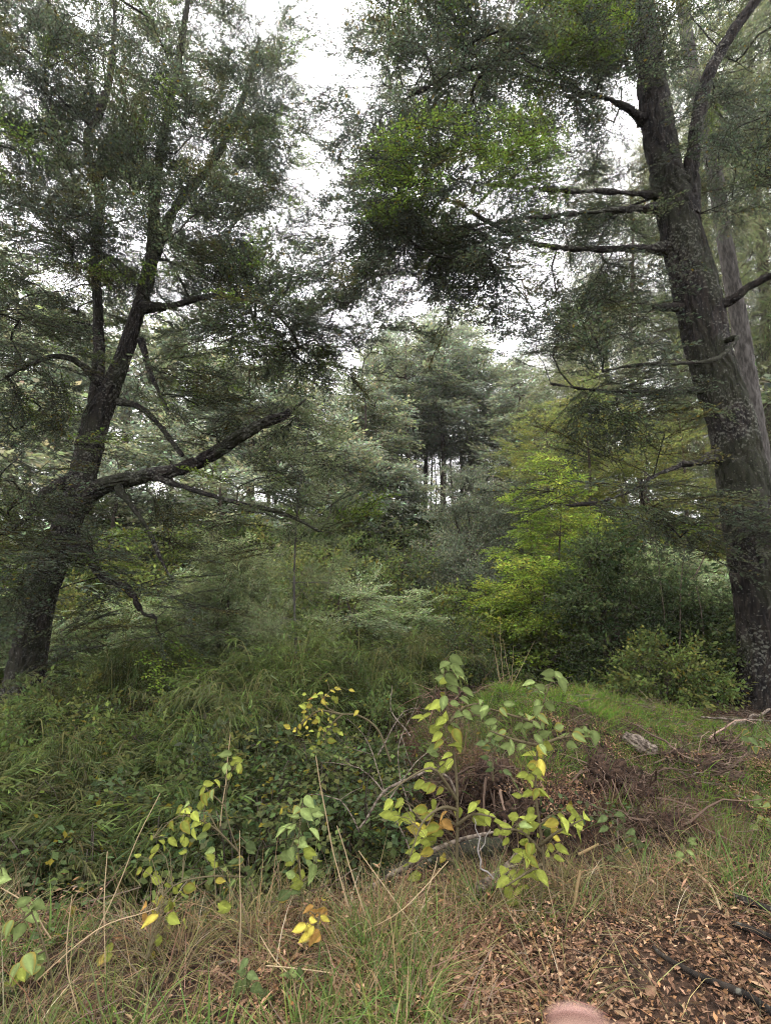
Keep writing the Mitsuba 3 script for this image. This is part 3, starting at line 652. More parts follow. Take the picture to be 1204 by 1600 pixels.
mid = [(640, 13, 900, 1.3, 1), (560, 12, 870, 1.3, 0), (700, 12, 930, 1.0, 1), (760, 11.5, 930, 0.9, 1), (600, 15, 830, 1.6, 3), (520, 14, 850, 1.5, 0), (660, 19, 850, 1.8, 3), (890, 11, 960, 0.9, 0), (830, 10.5, 985, 0.8, 0), (480, 16, 830, 1.7, 2),
       (420, 14, 880, 1.5, 1), (360, 13, 890, 1.4, 2), (290, 13, 900, 1.4, 1), (220, 12.5, 930, 1.4, 2), (150, 12, 930, 1.3, 2), (80, 13, 900, 1.4, 1), (10, 12, 930, 1.4, 3), (250, 17, 830, 1.9, 1), (120, 17, 830, 1.9, 0), (20, 17, 820, 1.9, 0), (380, 18, 820, 2, 1),
       (560, 21, 800, 2, 0), (470, 22, 790, 2.2, 0), (700, 24, 810, 2, 3), (620, 25, 800, 2, 0), (870, 22, 800, 2, 1), (960, 21, 820, 2, 1), (1060, 20, 830, 2, 1), (1150, 19, 850, 2, 0), (1100, 12, 930, 1.2, 1), (1170, 12, 930, 1.2, 2), (1020, 12, 900, 1.2, 1), (940, 13, 880, 1.2, 2), (1230, 14, 900, 1.5, 0),
       (300, 24, 770, 2.4, 1), (180, 24, 770, 2.4, 1), (60, 24, 770, 2.4, 1), (-30, 20, 800, 2.2, 1), (780, 27, 800, 2.2, 3)]
for i, (px, Y, top, r, tone) in enumerate(mid):
    w = [0.1] * 4; w[tone] = 0.7
    side = 'left' if px < 420 else 'middle' if px < 800 else 'right'
    lab = where(['mid-green shrub', 'fresh green shrub', 'olive-yellow shrub', 'dark green shrub'][tone], px, Y)
    shrub('undergrowth_shrub', lab, px, Y, top, r, int(18 * r ** 1.2), 'shrub', w, 320 + i, group='undergrowth shrubs, ' + side, scale=1.0 + 0.05 * (Y - 10), fan=4)


# young feathery pine in the middle left and a pale fir behind it
tree('young_pine', 'feathery pale young pine with a thin brown stem in the middle left', 'tree', None, 458, 8.6, 640, 0.75, 0.30, 46, 'feather', [0.6, 0.4], 400, trunk_r=0.022, tip=0.003, part_r=0.012, step=0.3, fan=5, scale=0.9, up=1.5, arch=-0.1, lean=30, bark='pale_bark', spare=40)
tree('young_pine', 'pale green young fir behind the long bare limb', 'tree', None, 366, 10.4, 850, 0.95, 0.1, 60, 'feather', [0.9, 0.1], 401, trunk_r=0.04, tip=0.004, part_r=0.02, step=0.4, fan=7, scale=1.2)


for i, (lab, px, Y, top, r, n) in enumerate([('pale mint-green shrub below the middle of the bare limb', 372, 10.8, 850, 0.8, 60), ('second pale shrub just left of the mint-green one', 320, 11.2, 885, 0.8, 46), ('pale shrub right of the foot of the leaning trunk', 150, 10.6, 955, 0.8, 46), ('pale shrub between the leaning trunk and the bamboo', 235, 11.0, 940, 0.8, 46), ('pale shrub at the left edge behind the leaning trunk', 10, 11.0, 930, 0.8, 40),
                                                 ('pale shrub at the gully head right of the feathery pine', 560, 10.6, 900, 0.7, 44), ('pale shrub behind the bamboo below the grey shrubs', 640, 11.4, 905, 0.7, 40), ('pale thin shrub between the glossy shrub and the massive trunk', 1085, 10.4, 850, 0.8, 46), ('pale thin shrub behind the bare stems', 1030, 11.0, 840, 0.8, 44)]):
    shrub('pale_shrub', lab, px, Y, top, r, n, 'pale', [0.5, 0.5], 420 + i, fan=5, scale=0.75, group='pale shrubs')
for i, (lab, px, Y, top, r, n, tone) in enumerate([('leafy green shrub rising from the left of the gully', 60, 6.2, 1075, 0.5, 26, 0), ('olive leafy shrub under the leaning trunk', 150, 6.8, 1060, 0.5, 26, 2), ('fresh green shrub in the gully left of the large bamboo', 250, 6.0, 1090, 0.5, 26, 1), ('dark leafy shrub in front of the drooping bamboo', 400, 5.2, 1140, 0.4, 24, 3), ('leafy shrub beside the yellow sprig', 555, 5.6, 1085, 0.4, 24, 0),
                                                    ('low green shrub at the left edge of the gully', -10, 5.0, 1160, 0.45, 24, 1), ('low olive shrub in the middle of the gully floor', 210, 5.0, 1165, 0.4, 22, 2), ('low leafy shrub left of the tangle of bare stems', 330, 4.9, 1180, 0.35, 20, 0), ('shrub on the far bank at the foot of the feathery pine', 480, 8.0, 985, 0.5, 30, 1), ('dark shrub on the far bank below the lime saplings', 720, 9.4, 985, 0.5, 30, 3)]):
    w = [0.1] * 4; w[tone] = 0.7
    shrub('gully_shrub', lab, px, Y, top, r, n, 'shrub', w, 440 + i, fan=5, scale=0.62, group='shrubs in the gully', spare=10)


# bamboo clumps: arching culms with drooping narrow leaves
def bamboo(label, px, Y, toppy, r, n, tones, seed, group='bamboo clumps in the gully', lean=(0, 0), fan=9, scale=1.0):
    rng = R(seed)
    b = at(px, 900, Y); b[2] = H(b[0], b[1]) - 0.05
    tz = at(px, toppy, Y)[2]; h = max(0.6, tz - b[2])
    k = thing('bamboo_clump', label, 'bamboo', group)
    ms = []
    for i in range(n):
        a = rng.uniform(0, 2 * math.pi)
        q = r * math.sqrt(rng.uniform(0.02, 1))
        o = b + np.array([math.cos(a), math.sin(a), 0]) * q * 0.25
        o[2] = H(o[0], o[1]) - 0.03
        out = np.array([math.cos(a) * q + lean[0], math.sin(a) * q + lean[1], 0])
        hh = h * (1 - 0.35 * (q / r) ** 2) * rng.uniform(0.7, 1.02)
        P = np.array([o, o + out * 0.2 + [0, 0, hh * 0.5], o + out * 0.5 + [0, 0, hh * 0.9], o + out * 0.8 + [0, 0, hh], o + out * 1.1 + [0, 0, hh * 0.88]])
        Q, qq = resample(P, [0.008, 0.007, 0.006, 0.004, 0.002], 0.12)
        put('culm', k, mikit.ply(tube(Q, qq, 5, cap=False), 'culm', smooth=True))
        for s in range(fan):
            j = int(len(Q) * rng.uniform(0.3, 0.99)); j = min(j, len(Q) - 2)
            d = unit(Q[j + 1] - Q[j]) * 0.6 + np.append(unit(rng.normal(size=2)), 0.1) * 0.8
            ms.append(frame(Q[j], d, [0, 0, 1], scale * rng.uniform(0.6, 1.05)))
    sow(k, 'foliage', 'bamboo', tones, rng, ms)


scene['culm'] = {'type': 'twosided', 'b': {'type': 'diffuse', 'reflectance': {'type': 'rgb', 'value': [0.13, 0.13, 0.05]}}}
clumps = [('large arching bamboo clump with bright drooping leaves in the middle', 450, 7.0, 925, 0.95, 22, [0.7, 0.2, 0.1]), ('drooping bamboo clump in front of the large arching one', 370, 6.2, 1010, 0.8, 17, [0.5, 0.2, 0.3]), ('bamboo clump at the right side of the gully mouth', 560, 7.6, 970, 0.8, 15, [0.3, 0.5, 0.2]),
          ('bamboo clump at the gully head left of the rusty heap', 640, 8.6, 965, 0.8, 14, [0.3, 0.4, 0.3]), ('dark bamboo clump right of the leaning trunk', 200, 7.6, 985, 0.9, 16, [0.3, 0.6, 0.1]), ('bamboo clump below the long bare limb', 290, 8.4, 940, 0.9, 15, [0.5, 0.4, 0.1]), ('bamboo clump around the foot of the leaning trunk', 90, 7.0, 1040, 0.9, 16, [0.3, 0.3, 0.4]),
          ('bamboo clump at the left edge beside the leaning trunk', 0, 6.2, 1075, 0.9, 15, [0.3, 0.4, 0.3]), ('low bamboo clump in the left of the gully', 120, 5.4, 1115, 0.75, 14, [0.3, 0.3, 0.4]), ('low bamboo clump in the middle of the gully', 290, 5.2, 1170, 0.7, 12, [0.3, 0.6, 0.1]), ('arching bamboo clump at the left edge in front of the brambles', -10, 4.3, 1190, 0.55, 11, [0.3, 0.3, 0.4]), ('arching bamboo clump among the brambles left of the sprig', 190, 4.5, 1190, 0.5, 10, [0.4, 0.3, 0.3]), ('small bamboo clump behind the left bramble sprig', 340, 4.5, 1190, 0.45, 9, [0.5, 0.3, 0.2]), ('small bamboo clump over the dark hollow', 95, 4.0, 1250, 0.4, 8, [0.3, 0.3, 0.4]), ('lowest bamboo clump at the left edge of the gully', 20, 4.8, 1165, 0.7, 12, [0.2, 0.4, 0.4]),
          ('bamboo clump filling the gully behind the yellow sprig', 470, 6.0, 1110, 0.6, 10, [0.2, 0.7, 0.1]), ('dark bamboo clump on the far bank behind the bramble', 680, 10, 985, 0.8, 12, [0.3, 0.6, 0.1]), ('bamboo clump on the far bank below the young pine', 520, 10, 960, 0.9, 14, [0.5, 0.4, 0.1]), ('bamboo clump on the far bank below the pale fir', 390, 10, 950, 0.9, 14, [0.5, 0.4, 0.1])]
for i, (lab, px, Y, top, r, n, tn) in enumerate(clumps):
    bamboo(lab, px, Y, top, r, n, tn, 500 + i)


# bramble thickets in the gully
def bramble(label, px, Y, toppy, r, n, seed, tones=(0.6, 0.4)):
    rng = R(seed)
    b = at(px, 1000, Y); b[2] = H(b[0], b[1]) - 0.05
    h = max(0.4, at(px, toppy, Y)[2] - b[2])
    k = thing('bramble_bush', label, 'bramble', 'bramble bushes in the gully')
    ms = []
    for i in range(n):
        a = rng.uniform(0, 2 * math.pi); q = r * math.sqrt(rng.uniform(0.05, 1)); out = np.array([math.cos(a) * q, math.sin(a) * q, 0])
        hh = h * rng.uniform(0.55, 1.0)
        P = np.array([b + out * 0.15, b + out * 0.35 + [0, 0, hh * 0.7], b + out * 0.7 + [0, 0, hh], b + out * 1.1 + [0, 0, hh * 0.8]])
        Q, qq = resample(P, [0.006, 0.005, 0.004, 0.002], 0.1)
        put('stem', k, mikit.ply(tube(Q, qq, 4, cap=False), 'far_bark', smooth=True))
        for s in range(7):
            j = min(int(len(Q) * rng.uniform(0.15, 0.98)), len(Q) - 2)
            ms.append(frame(Q[j], unit(Q[j + 1] - Q[j]) * 0.4 + np.append(unit(rng.normal(size=2)), 0.15), unit([0, 0, 1] + rng.normal(0, 0.3, 3)), rng.uniform(0.6, 1.05)))
    sow(k, 'foliage', 'bramble', list(tones), rng, ms)


for i, (lab, px, Y, top, r, n) in enumerate([('bramble bush at the left edge above the dark hollow', 40, 4.2, 1225, 0.6, 16), ('bramble bush over the dark hollow at the left', 170, 4.2, 1240, 0.6, 16), ('bramble bush left of the yellow-green sprig', 270, 4.4, 1235, 0.5, 12), ('bramble bush around the dark hole in the middle', 420, 4.4, 1185, 0.5, 16), ('bramble bush below the yellow sprig', 500, 4.8, 1150, 0.5, 16),
                                                ('bramble bush between the sprig and the bank', 560, 4.4, 1200, 0.4, 10), ('bramble bush low at the left edge of the photo', 0, 3.7, 1290, 0.45, 10), ('bramble bush behind the dry grass in the middle', 390, 3.8, 1270, 0.4, 10)]):
    bramble(lab, px, Y, top, r, n, 560 + i)
#--FOREGROUND--
# ------------------------------------------------------------------ ground cover
def land(px, py):
    """Where the view through (px, py) meets the terrain."""
    r = ray(px, py); r = r / r[1]
    Y = np.linspace(1.2, 30, 3000)
    P = CAM + r * Y[:, None]
    hit = np.nonzero(P[:, 2] <= H(P[:, 0], P[:, 1]))[0]
    return P[hit[0]] if len(hit) else P[-1]


def on(x, y, dz=0.0):
    return np.array([x, y, float(H(x, y)) + dz])


def lay(x, y, rng, s=1.0, dz=0.0):
    """A frame lying on the terrain, turned at random."""
    a = rng.uniform(0, 2 * math.pi)
    return frame(on(x, y, dz), [math.cos(a), math.sin(a), 0], slope(x, y), s)


def litter_patch(seed, n, half, leaf, cols, flat=0.35):
    rng = R(seed)
    B = np.stack([rng.normal(0, half * 0.55, n), rng.normal(0, half * 0.55, n), rng.uniform(0.0, 0.035, n)], 1)
    a = rng.uniform(0, 2 * np.pi, n)
    D = np.stack([np.cos(a), np.sin(a), rng.normal(0, 0.3, n)], 1)
    v, f = diamonds(B, D, np.array([0, 0, 1.0]) + rng.normal(0, flat, (n, 3)), leaf * rng.lognormal(-0.1, 0.4, n), leaf * 0.5 * rng.uniform(0.7, 1.2, n), 0.6)
    c = np.asarray(cols)[rng.integers(len(cols), size=n)] * [1.03, 0.97, 0.9] * np.exp(rng.normal(0, 0.3, (n, 1)))
    return (v, f), np.repeat(c, 4, 0)


def tuft(seed, n, h, w, spread, sag, base, var=0.3, warm=None, pw=0.0, seg=3, rad=0.08):
    rng = R(seed)
    a, q = rng.uniform(0, 2 * np.pi, n), rng.random(n) ** 0.7
    B = np.stack([np.cos(a) * q * rad, np.sin(a) * q * rad, np.full(n, -0.02)], 1)
    D = np.stack([np.cos(a) * spread * rng.uniform(0.2, 1.2, n), np.sin(a) * spread * rng.uniform(0.2, 1.2, n), np.ones(n)], 1) + rng.normal(0, 0.15, (n, 3))
    v, f, m = blades(B, D, h * rng.uniform(0.45, 1.15, n), w * rng.uniform(0.7, 1.3, n), sag * rng.uniform(0.2, 1.5, n), rng, seg)
    return (v, f), tint(rng, n, base, var, m, warm, pw)


BROWNS = [(0.20, 0.13, 0.088), (0.145, 0.09, 0.062), (0.235, 0.158, 0.11), (0.085, 0.053, 0.037), (0.26, 0.19, 0.12), (0.155, 0.097, 0.068), (0.06, 0.038, 0.028), (0.19, 0.115, 0.062)]
for s in range(5):
    group_of('litter', *litter_patch(40 + s, 330, 0.27, 0.026, BROWNS, 0.6), bsdf='matt')
    group_of('crumbs', *litter_patch(60 + s, 150, 0.25, 0.02, BROWNS[:2] + BROWNS[3:4] + BROWNS[5:]), bsdf='matt')
for s in range(4):
    rng = R(80 + s)
    tw = []
    for i in range(26):
        o = np.append(rng.uniform(-0.3, 0.3, 2), rng.uniform(0.0, 0.04)); d = np.append(unit(rng.normal(size=2)), rng.normal(0, 0.12)); L = rng.uniform(0.05, 0.3)
        P = o + d * L * np.linspace(0, 1, 4)[:, None] + np.cumsum(rng.normal(0, 0.008, (4, 3)), 0)
        tw.append(tube(P, np.linspace(0.003, 0.0015, 4) * rng.uniform(0.5, 1.5), 3, cap=False))
    v, f = join(tw)
    group_of('debris', (v, f), np.repeat(np.array([(0.07, 0.05, 0.037), (0.14, 0.11, 0.085), (0.04, 0.028, 0.02)])[rng.integers(3, size=26)], len(v) // 26, 0), bsdf='matt')
    group_of('straw', *tuft(90 + s, 34, 0.42, 0.0038, 2.0, 1.1, (0.36, 0.255, 0.18), 0.4, (0.14, 0.10, 0.06), 0.35, rad=0.16))
    group_of('dry', *tuft(100 + s, 30, 0.42, 0.0042, 0.9, 1.3, (0.38, 0.285, 0.19), 0.4, (0.19, 0.20, 0.075), 0.35, seg=4, rad=0.10))
    group_of('green', *tuft(110 + s, 30, 0.30, 0.0068, 0.8, 1.5, (0.135, 0.185, 0.06), 0.35, (0.30, 0.22, 0.13), 0.2, seg=4, rad=0.07))
    group_of('lawn', *tuft(120 + s, 50, 0.17, 0.0042, 0.7, 1.2, (0.14, 0.235, 0.045), 0.35, (0.26, 0.21, 0.08), 0.15, seg=3, rad=0.15))
    group_of('hay', *tuft(130 + s, 60, 0.5, 0.0032, 0.5, 0.4, (0.13, 0.07, 0.06), 0.35, (0.24, 0.16, 0.11), 0.25, seg=3, rad=0.16))

rng = R(900)


def strew(name, label, kind, spots, cat, smin=0.8, smax=1.2, dz=0.0):
    k = thing(name, label, cat, kind='stuff')
    sow(k, None, kind, 0, rng, [lay(x, y, rng, rng.uniform(smin, smax), dz) for x, y in spots])


def area(n, x0, x1, y0, y1, keep=None):
    out = []
    for _ in range(n):
        x, y = rng.uniform(x0, x1), rng.uniform(y0, y1)
        if keep is None or rng.random() < keep(x, y): out.append((x, y))
    return out


front = lambda x, y: float(y < lip(x) + 0.1)
right = lambda x, y: float(x > bank(y) + 0.1)
strew('leaf_litter', 'brown fallen leaves carpeting the ground at the bottom right', 'litter', area(1100, -2.6, 4.2, 1.5, 5.5, lambda x, y: max(front(x, y) * smoothstep(-1.2, 0.6, x), right(x, y) * (0.05 + 0.55 * smoothstep(2.6, 3.6, x - 0.25 * (y - 4)))) * float(smoothstep(0.3, 0.5, meshkit.noise(np.array([x * 1.6, y * 1.6, 0.0]), 77)) * 0.8 + 0.2) + 0.05), 'fallen leaves')
strew('litter_crumbs', 'fine brown crumbs and bits of bark strewn over the soil', 'crumbs', area(330, -2.8, 6.0, 1.5, 9.0, lambda x, y: 0.9), 'litter')
strew('twig_litter', 'thin dead twigs scattered over the soil and the bank', 'debris', area(480, -2.5, 5.5, 1.6, 8.5, lambda x, y: 0.35 + 0.5 * right(x, y)), 'twigs', dz=0.01)
strew('straw', 'flattened tan straw lying over the foreground', 'straw', area(420, -2.6, 2.6, 1.6, 3.6, lambda x, y: front(x, y) * (0.95 - 0.72 * smoothstep(0.0, 1.0, x - 0.25 * (y - 2.5)))), 'straw')
strew('dry_grass', 'tall dry tan grass along the lip of the gully at the lower left', 'dry', area(470, -2.6, 1.6, 1.7, 3.5, lambda x, y: front(x, y) * (0.85 - 0.75 * smoothstep(0.1, 0.9, x)) * (0.4 + 0.6 * smoothstep(2.2, 3.0, y)) * float(smoothstep(0.3, 0.6, meshkit.noise(np.array([x * 2.6, y * 2.6, 0.0]), 14)))), 'grass', 0.6, 1.2)
strew('green_grass', 'green grass tufts among the dry grass', 'green', area(1350, -2.2, 2.4, 1.7, 3.9, lambda x, y: front(x, y + 0.1) * (0.9 - 0.7 * smoothstep(0.4, 1.0, x)) * float(smoothstep(0.25, 0.75, meshkit.noise(np.array([x * 2.0, y * 2.0, 0.0]), 4)))), 'grass', 0.6, 1.25)
strew('tangled_grass', 'dry and green grass tangled over the log and the foot of the bank', 'dry', area(70, 0.0, 2.0, 3.0, 3.6), 'grass', 0.5, 0.9)
strew('mound_grass', 'short bright green grass on the mound and the slope at the right', 'lawn', area(1300, 0.2, 4.2, 3.6, 8.6, lambda x, y: right(x, y - 0.3) * float(smoothstep(0.36, 0.52, meshkit.fbm(np.array([x * 1.1, y * 1.1, 0.0]), 3, 31) + 0.42 * np.exp(-((x - 1.9) / 1.3) ** 2 - ((y - 6.2) / 1.2) ** 2)))), 'grass', 0.7, 1.3)
strew('bank_grass', 'longer green grass hanging over the edge of the bank', 'green', area(520, 0.3, 4.4, 3.3, 8.0, lambda x, y: float(abs(x - bank(y) - 0.35) < 0.5) * 0.5 + right(x, y) * 0.7 * float(smoothstep(0.45, 0.7, meshkit.noise(np.array([x * 1.9, y * 1.9, 0.0]), 52)))), 'grass', 0.6, 1.1)
strew('reddish_thatch', 'reddish brown thatch of dead stems hanging down the face of the bank', 'hay', area(330, -0.3, 2.4, 3.6, 7.2, lambda x, y: float(abs(x - bank(y) - 0.05) < 0.4)), 'dead grass', 0.5, 0.95, dz=-0.03)
strew('ground_ivy', 'low green creeping leaves on the sides of the gully and in the dry grass', 'bramble', area(620, -5.5, 2.6, 2.0, 9.5, lambda x, y: 0.8 if x < bank(y) + 0.1 and y > lip(x) else 0.34 * float(x < 0.7 or y > 3.6)), 'ground cover', 0.5, 0.9, dz=0.05)
strew('thicket_floor', 'low leafy growth covering the forest floor beyond the gully', 'shrub', [(x, y) for x, y in area(640, -16, 16, 8.5, 30)], 'undergrowth', 0.8, 1.5, dz=0.1)


# ------------------------------------------------------------------ single leaves of the plants close by
def blade_leaf(seed, width, base=(0.17, 0.22, 0.045), cup=0.25, droop=0.3, edge=None):
    """One broad leaf of unit length along +x: midrib, two halves in five strips, tinted along the rib and rim."""
    rng = R(seed)
    u = np.array([0, 0.12, 0.3, 0.5, 0.7, 0.87, 1.0])
    w = np.array([0.02, 0.55, 0.95, 1.0, 0.75, 0.38, 0.0]) * width / 2 * (1 + rng.normal(0, 0.05, 7))
    z = -droop * u ** 2 * 0.5 + rng.normal(0, 0.008, 7)
    rows, cols = [], []
    base = np.asarray(base)
    rim = base * 0.8 if edge is None else np.asarray(edge)
    for k in range(7):
        for s, h in ((-1, 1), (-0.5, 0.45), (0, 0), (0.5, 0.45), (1, 1)):
            rows.append([u[k] - abs(s) * 0.05 * (k > 0), s * w[k], z[k] + cup * h * w[k] + rng.normal(0, 0.006)])
            cols.append((base * 1.18 if s == 0 else base if abs(s) < 0.8 else rim) * math.exp(rng.normal(0, 0.14)))
    f = []
    for k in range(6):
        for j in range(4):
            a = k * 5 + j
            f += [[a, a + 5, a + 6], [a, a + 6, a + 1]]
    return mikit.ply((np.array(rows), np.array(f)), 'leaf', smooth=True, color=np.array(cols))


YG, LG, YE, OR, DG = (0.25, 0.29, 0.06), (0.18, 0.235, 0.085), (0.40, 0.36, 0.07), (0.42, 0.25, 0.08), (0.11, 0.15, 0.06)
LEAVES = {n: [blade_leaf(700 + 10 * i + s, 0.5 + 0.03 * s, base=np.array(c) * math.exp(R(s + i).normal(0, 0.25)), edge=(0.30, 0.22, 0.05) if n == 'ye' or s == 5 else None, cup=0.1 + 0.1 * (s % 4), droop=0.1 + 0.17 * s) for s in range(6)]
          for i, (n, c) in enumerate([('yg', YG), ('lg', LG), ('ye', YE), ('or', OR), ('dg', DG)])}


def leaf_at(parent, p, d, up, L, tone, rng, name='leaf', label=None):
    put(name, parent, {**LEAVES[tone][rng.integers(6)], 'to_world': T(frame(p, d, up, L).tolist())}, label)


scene['green_stem'] = {'type': 'twosided', 'b': {'type': 'diffuse', 'reflectance': {'type': 'rgb', 'value': [0.10, 0.085, 0.05]}}}
scene['stick_wood'] = {'type': 'twosided', 'b': {'type': 'diffuse', 'reflectance': {'type': 'rgb', 'value': [0.20, 0.145, 0.075]}}}
scene['dry_stem'] = {'type': 'twosided', 'b': {'type': 'diffuse', 'reflectance': {'type': 'rgb', 'value': [0.34, 0.26, 0.16]}}}


def leafy(name, label, cat, group, Y, stems, leaves, L, seed, name_leaf='leaf', jitter=0.09, extra=0.9, mat='green_stem', stem_px=6):
    """A small plant: stems through photo points (x, y[, depth]), then leaves (x, y, tone) joined to the nearest stem by a stalk."""
    rng = R(seed)
    k = thing(name, label, cat, group)
    nodes = []
    for st in stems:
        P = [at(p[0], p[1], Y + (p[2] if len(p) > 2 else 0)) for p in st]
        r0 = size(st[0][0], st[0][1], Y, stem_px) / 2
        Q, q = resample(P, np.linspace(r0, r0 * 0.3, len(P)), 0.04)
        put('stem', k, mikit.ply(tube(Q, q, 6), mat, smooth=True))
        nodes.append(Q)
    nodes = np.vstack(nodes)
    stalks = []
    more = [(x + rng.normal(0, 10), y + rng.normal(0, 9), t_) for x, y, t_ in leaves if rng.random() < extra]
    more += [(x + rng.normal(0, 14), y + rng.normal(0, 12), t_) for x, y, t_ in leaves if rng.random() < extra * 0.45]
    for px, py, tone in leaves + more:
        c = at(px, py, Y + rng.normal(0, jitter))
        dd = np.linalg.norm(nodes - c, axis=1) + 0.4 * np.maximum(0, nodes[:, 2] - c[2])
        o = nodes[np.argmin(dd)]
        ln = L * rng.uniform(0.75, 1.2)
        d = unit(c - o + rng.normal(0, 0.03, 3)); d[1] *= 0.4; d[2] = d[2] * 0.4 - 0.25 + rng.normal(0, 0.2)
        d = unit(d)
        b = c - d * ln * 0.5
        up = unit(np.array([0, -0.8, 0.75]) + rng.normal(0, 0.4, 3))
        leaf_at(k, b, d, up, ln, tone, rng, name_leaf)
        if np.linalg.norm(b - o) > 0.01:
            m = (o + b) / 2 + np.array([0, 0, 0.15 * np.linalg.norm(b - o)])
            stalks.append(tube(np.array([o, m, b]), [0.0022, 0.0017, 0.0012], 4, cap=False))
    if stalks: put('stalks', k, mikit.ply(join(stalks), mat, smooth=True), kind='stuff')
    return k


A = [(694, 1035, 'lg'), (712, 1043, 'lg'), (719, 1052, 'lg'), (688, 1060, 'lg'), (706, 1073, 'lg'), (697, 1090, 'yg'), (684, 1103, 'yg'), (711, 1099, 'lg'), (727, 1089, 'lg'), (750, 1097, 'lg'), (662, 1120, 'yg'), (689, 1127, 'yg'), (714, 1116, 'lg'), (676, 1142, 'yg'), (708, 1142, 'yg'), (684, 1161, 'yg'), (709, 1161, 'yg'), (698, 1180, 'yg'), (676, 1177, 'lg'), (697, 1197, 'yg'),
     (668, 1200, 'yg'), (672, 1232, 'yg'), (675, 1258, 'yg'), (612, 1275, 'yg'), (604, 1258, 'yg'), (625, 1262, 'yg'), (636, 1280, 'yg'), (650, 1286, 'ye'), (662, 1276, 'yg'), (672, 1298, 'ye'), (683, 1302, 'yg'), (660, 1300, 'yg'), (648, 1318, 'yg'), (640, 1330, 'yg'), (665, 1332, 'ye'), (634, 1355, 'yg'), (655, 1264, 'yg'), (690, 1275, 'or'), (720, 1270, 'yg'), (736, 1262, 'yg'), (752, 1268, 'yg'), (752, 1284, 'yg'), (772, 1276, 'yg')]
leafy('sapling', 'left of the two leafy yellow-green saplings in front of the bank', 'sapling', None, 3.35,
      [[(712, 1375), (714, 1300), (713, 1220), (706, 1160, 0.02), (697, 1100, 0.03), (692, 1040, 0.05)], [(713, 1250), (690, 1215, -0.1), (672, 1200, -0.15), (640, 1215, -0.2), (600, 1245, -0.25)], [(712, 1265), (690, 1262, -0.1), (660, 1285, -0.2), (640, 1340, -0.25)], [(700, 1130), (725, 1105, 0.1), (755, 1098, 0.15)], [(713, 1290), (740, 1272, -0.1), (775, 1278, -0.15)]], A, 0.09, 750)
B = [(858, 1061, 'lg'), (873, 1057, 'lg'), (847, 1080, 'lg'), (838, 1101, 'lg'), (828, 1116, 'lg'), (850, 1122, 'lg'), (824, 1133, 'lg'), (850, 1147, 'lg'), (842, 1156, 'lg'), (815, 1166, 'lg'), (800, 1164, 'lg'), (857, 1166, 'yg'), (845, 1171, 'ye'), (880, 1148, 'lg'), (905, 1141, 'lg'), (905, 1151, 'lg'), (930, 1151, 'lg'), (918, 1142, 'lg'), (782, 1144, 'lg'), (767, 1146, 'lg'), (787, 1112, 'lg'), (770, 1138, 'lg'), (755, 1107, 'lg'), (790, 1166, 'lg'),
     (829, 1197, 'yg'), (846, 1199, 'ye'), (826, 1215, 'yg'), (827, 1224, 'yg'), (823, 1240, 'yg'), (836, 1240, 'yg'), (850, 1239, 'yg'), (828, 1268, 'yg'), (800, 1291, 'yg'), (790, 1297, 'yg'), (815, 1284, 'lg'), (815, 1298, 'yg'), (831, 1290, 'yg'), (868, 1300, 'ye'), (850, 1294, 'dg'), (883, 1287, 'yg'), (900, 1271, 'yg'), (890, 1280, 'yg'), (907, 1285, 'yg'), (905, 1290, 'yg'), (885, 1302, 'yg'), (870, 1310, 'ye'), (862, 1326, 'yg'), (878, 1327, 'yg'), (816, 1316, 'yg'), (828, 1330, 'yg'), (815, 1335, 'yg'), (832, 1345, 'yg'), (860, 1280, 'dg'), (800, 1375, 'yg'), (784, 1378, 'yg'), (796, 1396, 'yg'), (806, 1395, 'yg'), (824, 1366, 'yg'), (836, 1367, 'yg')]
leafy('sapling', 'right of the two leafy yellow-green saplings, its thin grey stem rising from the leaf litter', 'sapling', None, 3.1,
      [[(838, 1440), (848, 1350), (842, 1290), (836, 1230), (840, 1160, 0.02), (848, 1100, 0.03), (862, 1062, 0.05)], [(840, 1165), (800, 1155, -0.05), (765, 1142, -0.1)], [(842, 1165), (880, 1152, 0.05), (935, 1150, 0.1)], [(844, 1320), (870, 1300, -0.1), (910, 1280, -0.15)], [(844, 1330), (815, 1300, -0.05), (785, 1295, -0.1)], [(845, 1350), (820, 1365, -0.1), (790, 1385, -0.12)], [(840, 1130), (800, 1118), (760, 1106)]], B, 0.08, 751)
C = [(512, 1086, 'ye'), (520, 1080, 'ye'), (500, 1083, 'yg'), (528, 1076, 'ye'), (492, 1088, 'yg'), (508, 1098, 'ye'), (525, 1094, 'yg'), (480, 1098, 'yg'), (473, 1104, 'yg'), (498, 1110, 'ye'), (492, 1116, 'ye'), (482, 1122, 'ye'), (476, 1130, 'ye'), (468, 1136, 'ye'), (460, 1142, 'ye'), (520, 1118, 'yg'), (517, 1128, 'yg'), (508, 1140, 'yg'), (504, 1152, 'yg'), (498, 1160, 'yg'), (560, 1136, 'ye'), (514, 1146, 'yg'), (524, 1132, 'ye'), (466, 1145, 'yg'), (505, 1090, 'or')]
leafy('yellow_sprig', 'arching sprig with small yellow leaves over the gully', 'branch', None, 4.6, [[(610, 1190), (590, 1140), (560, 1118), (530, 1115), (505, 1100), (515, 1080)], [(530, 1115), (495, 1112), (458, 1145)], [(535, 1116), (520, 1130), (500, 1160)]], C, 0.062, 752, stem_px=4)
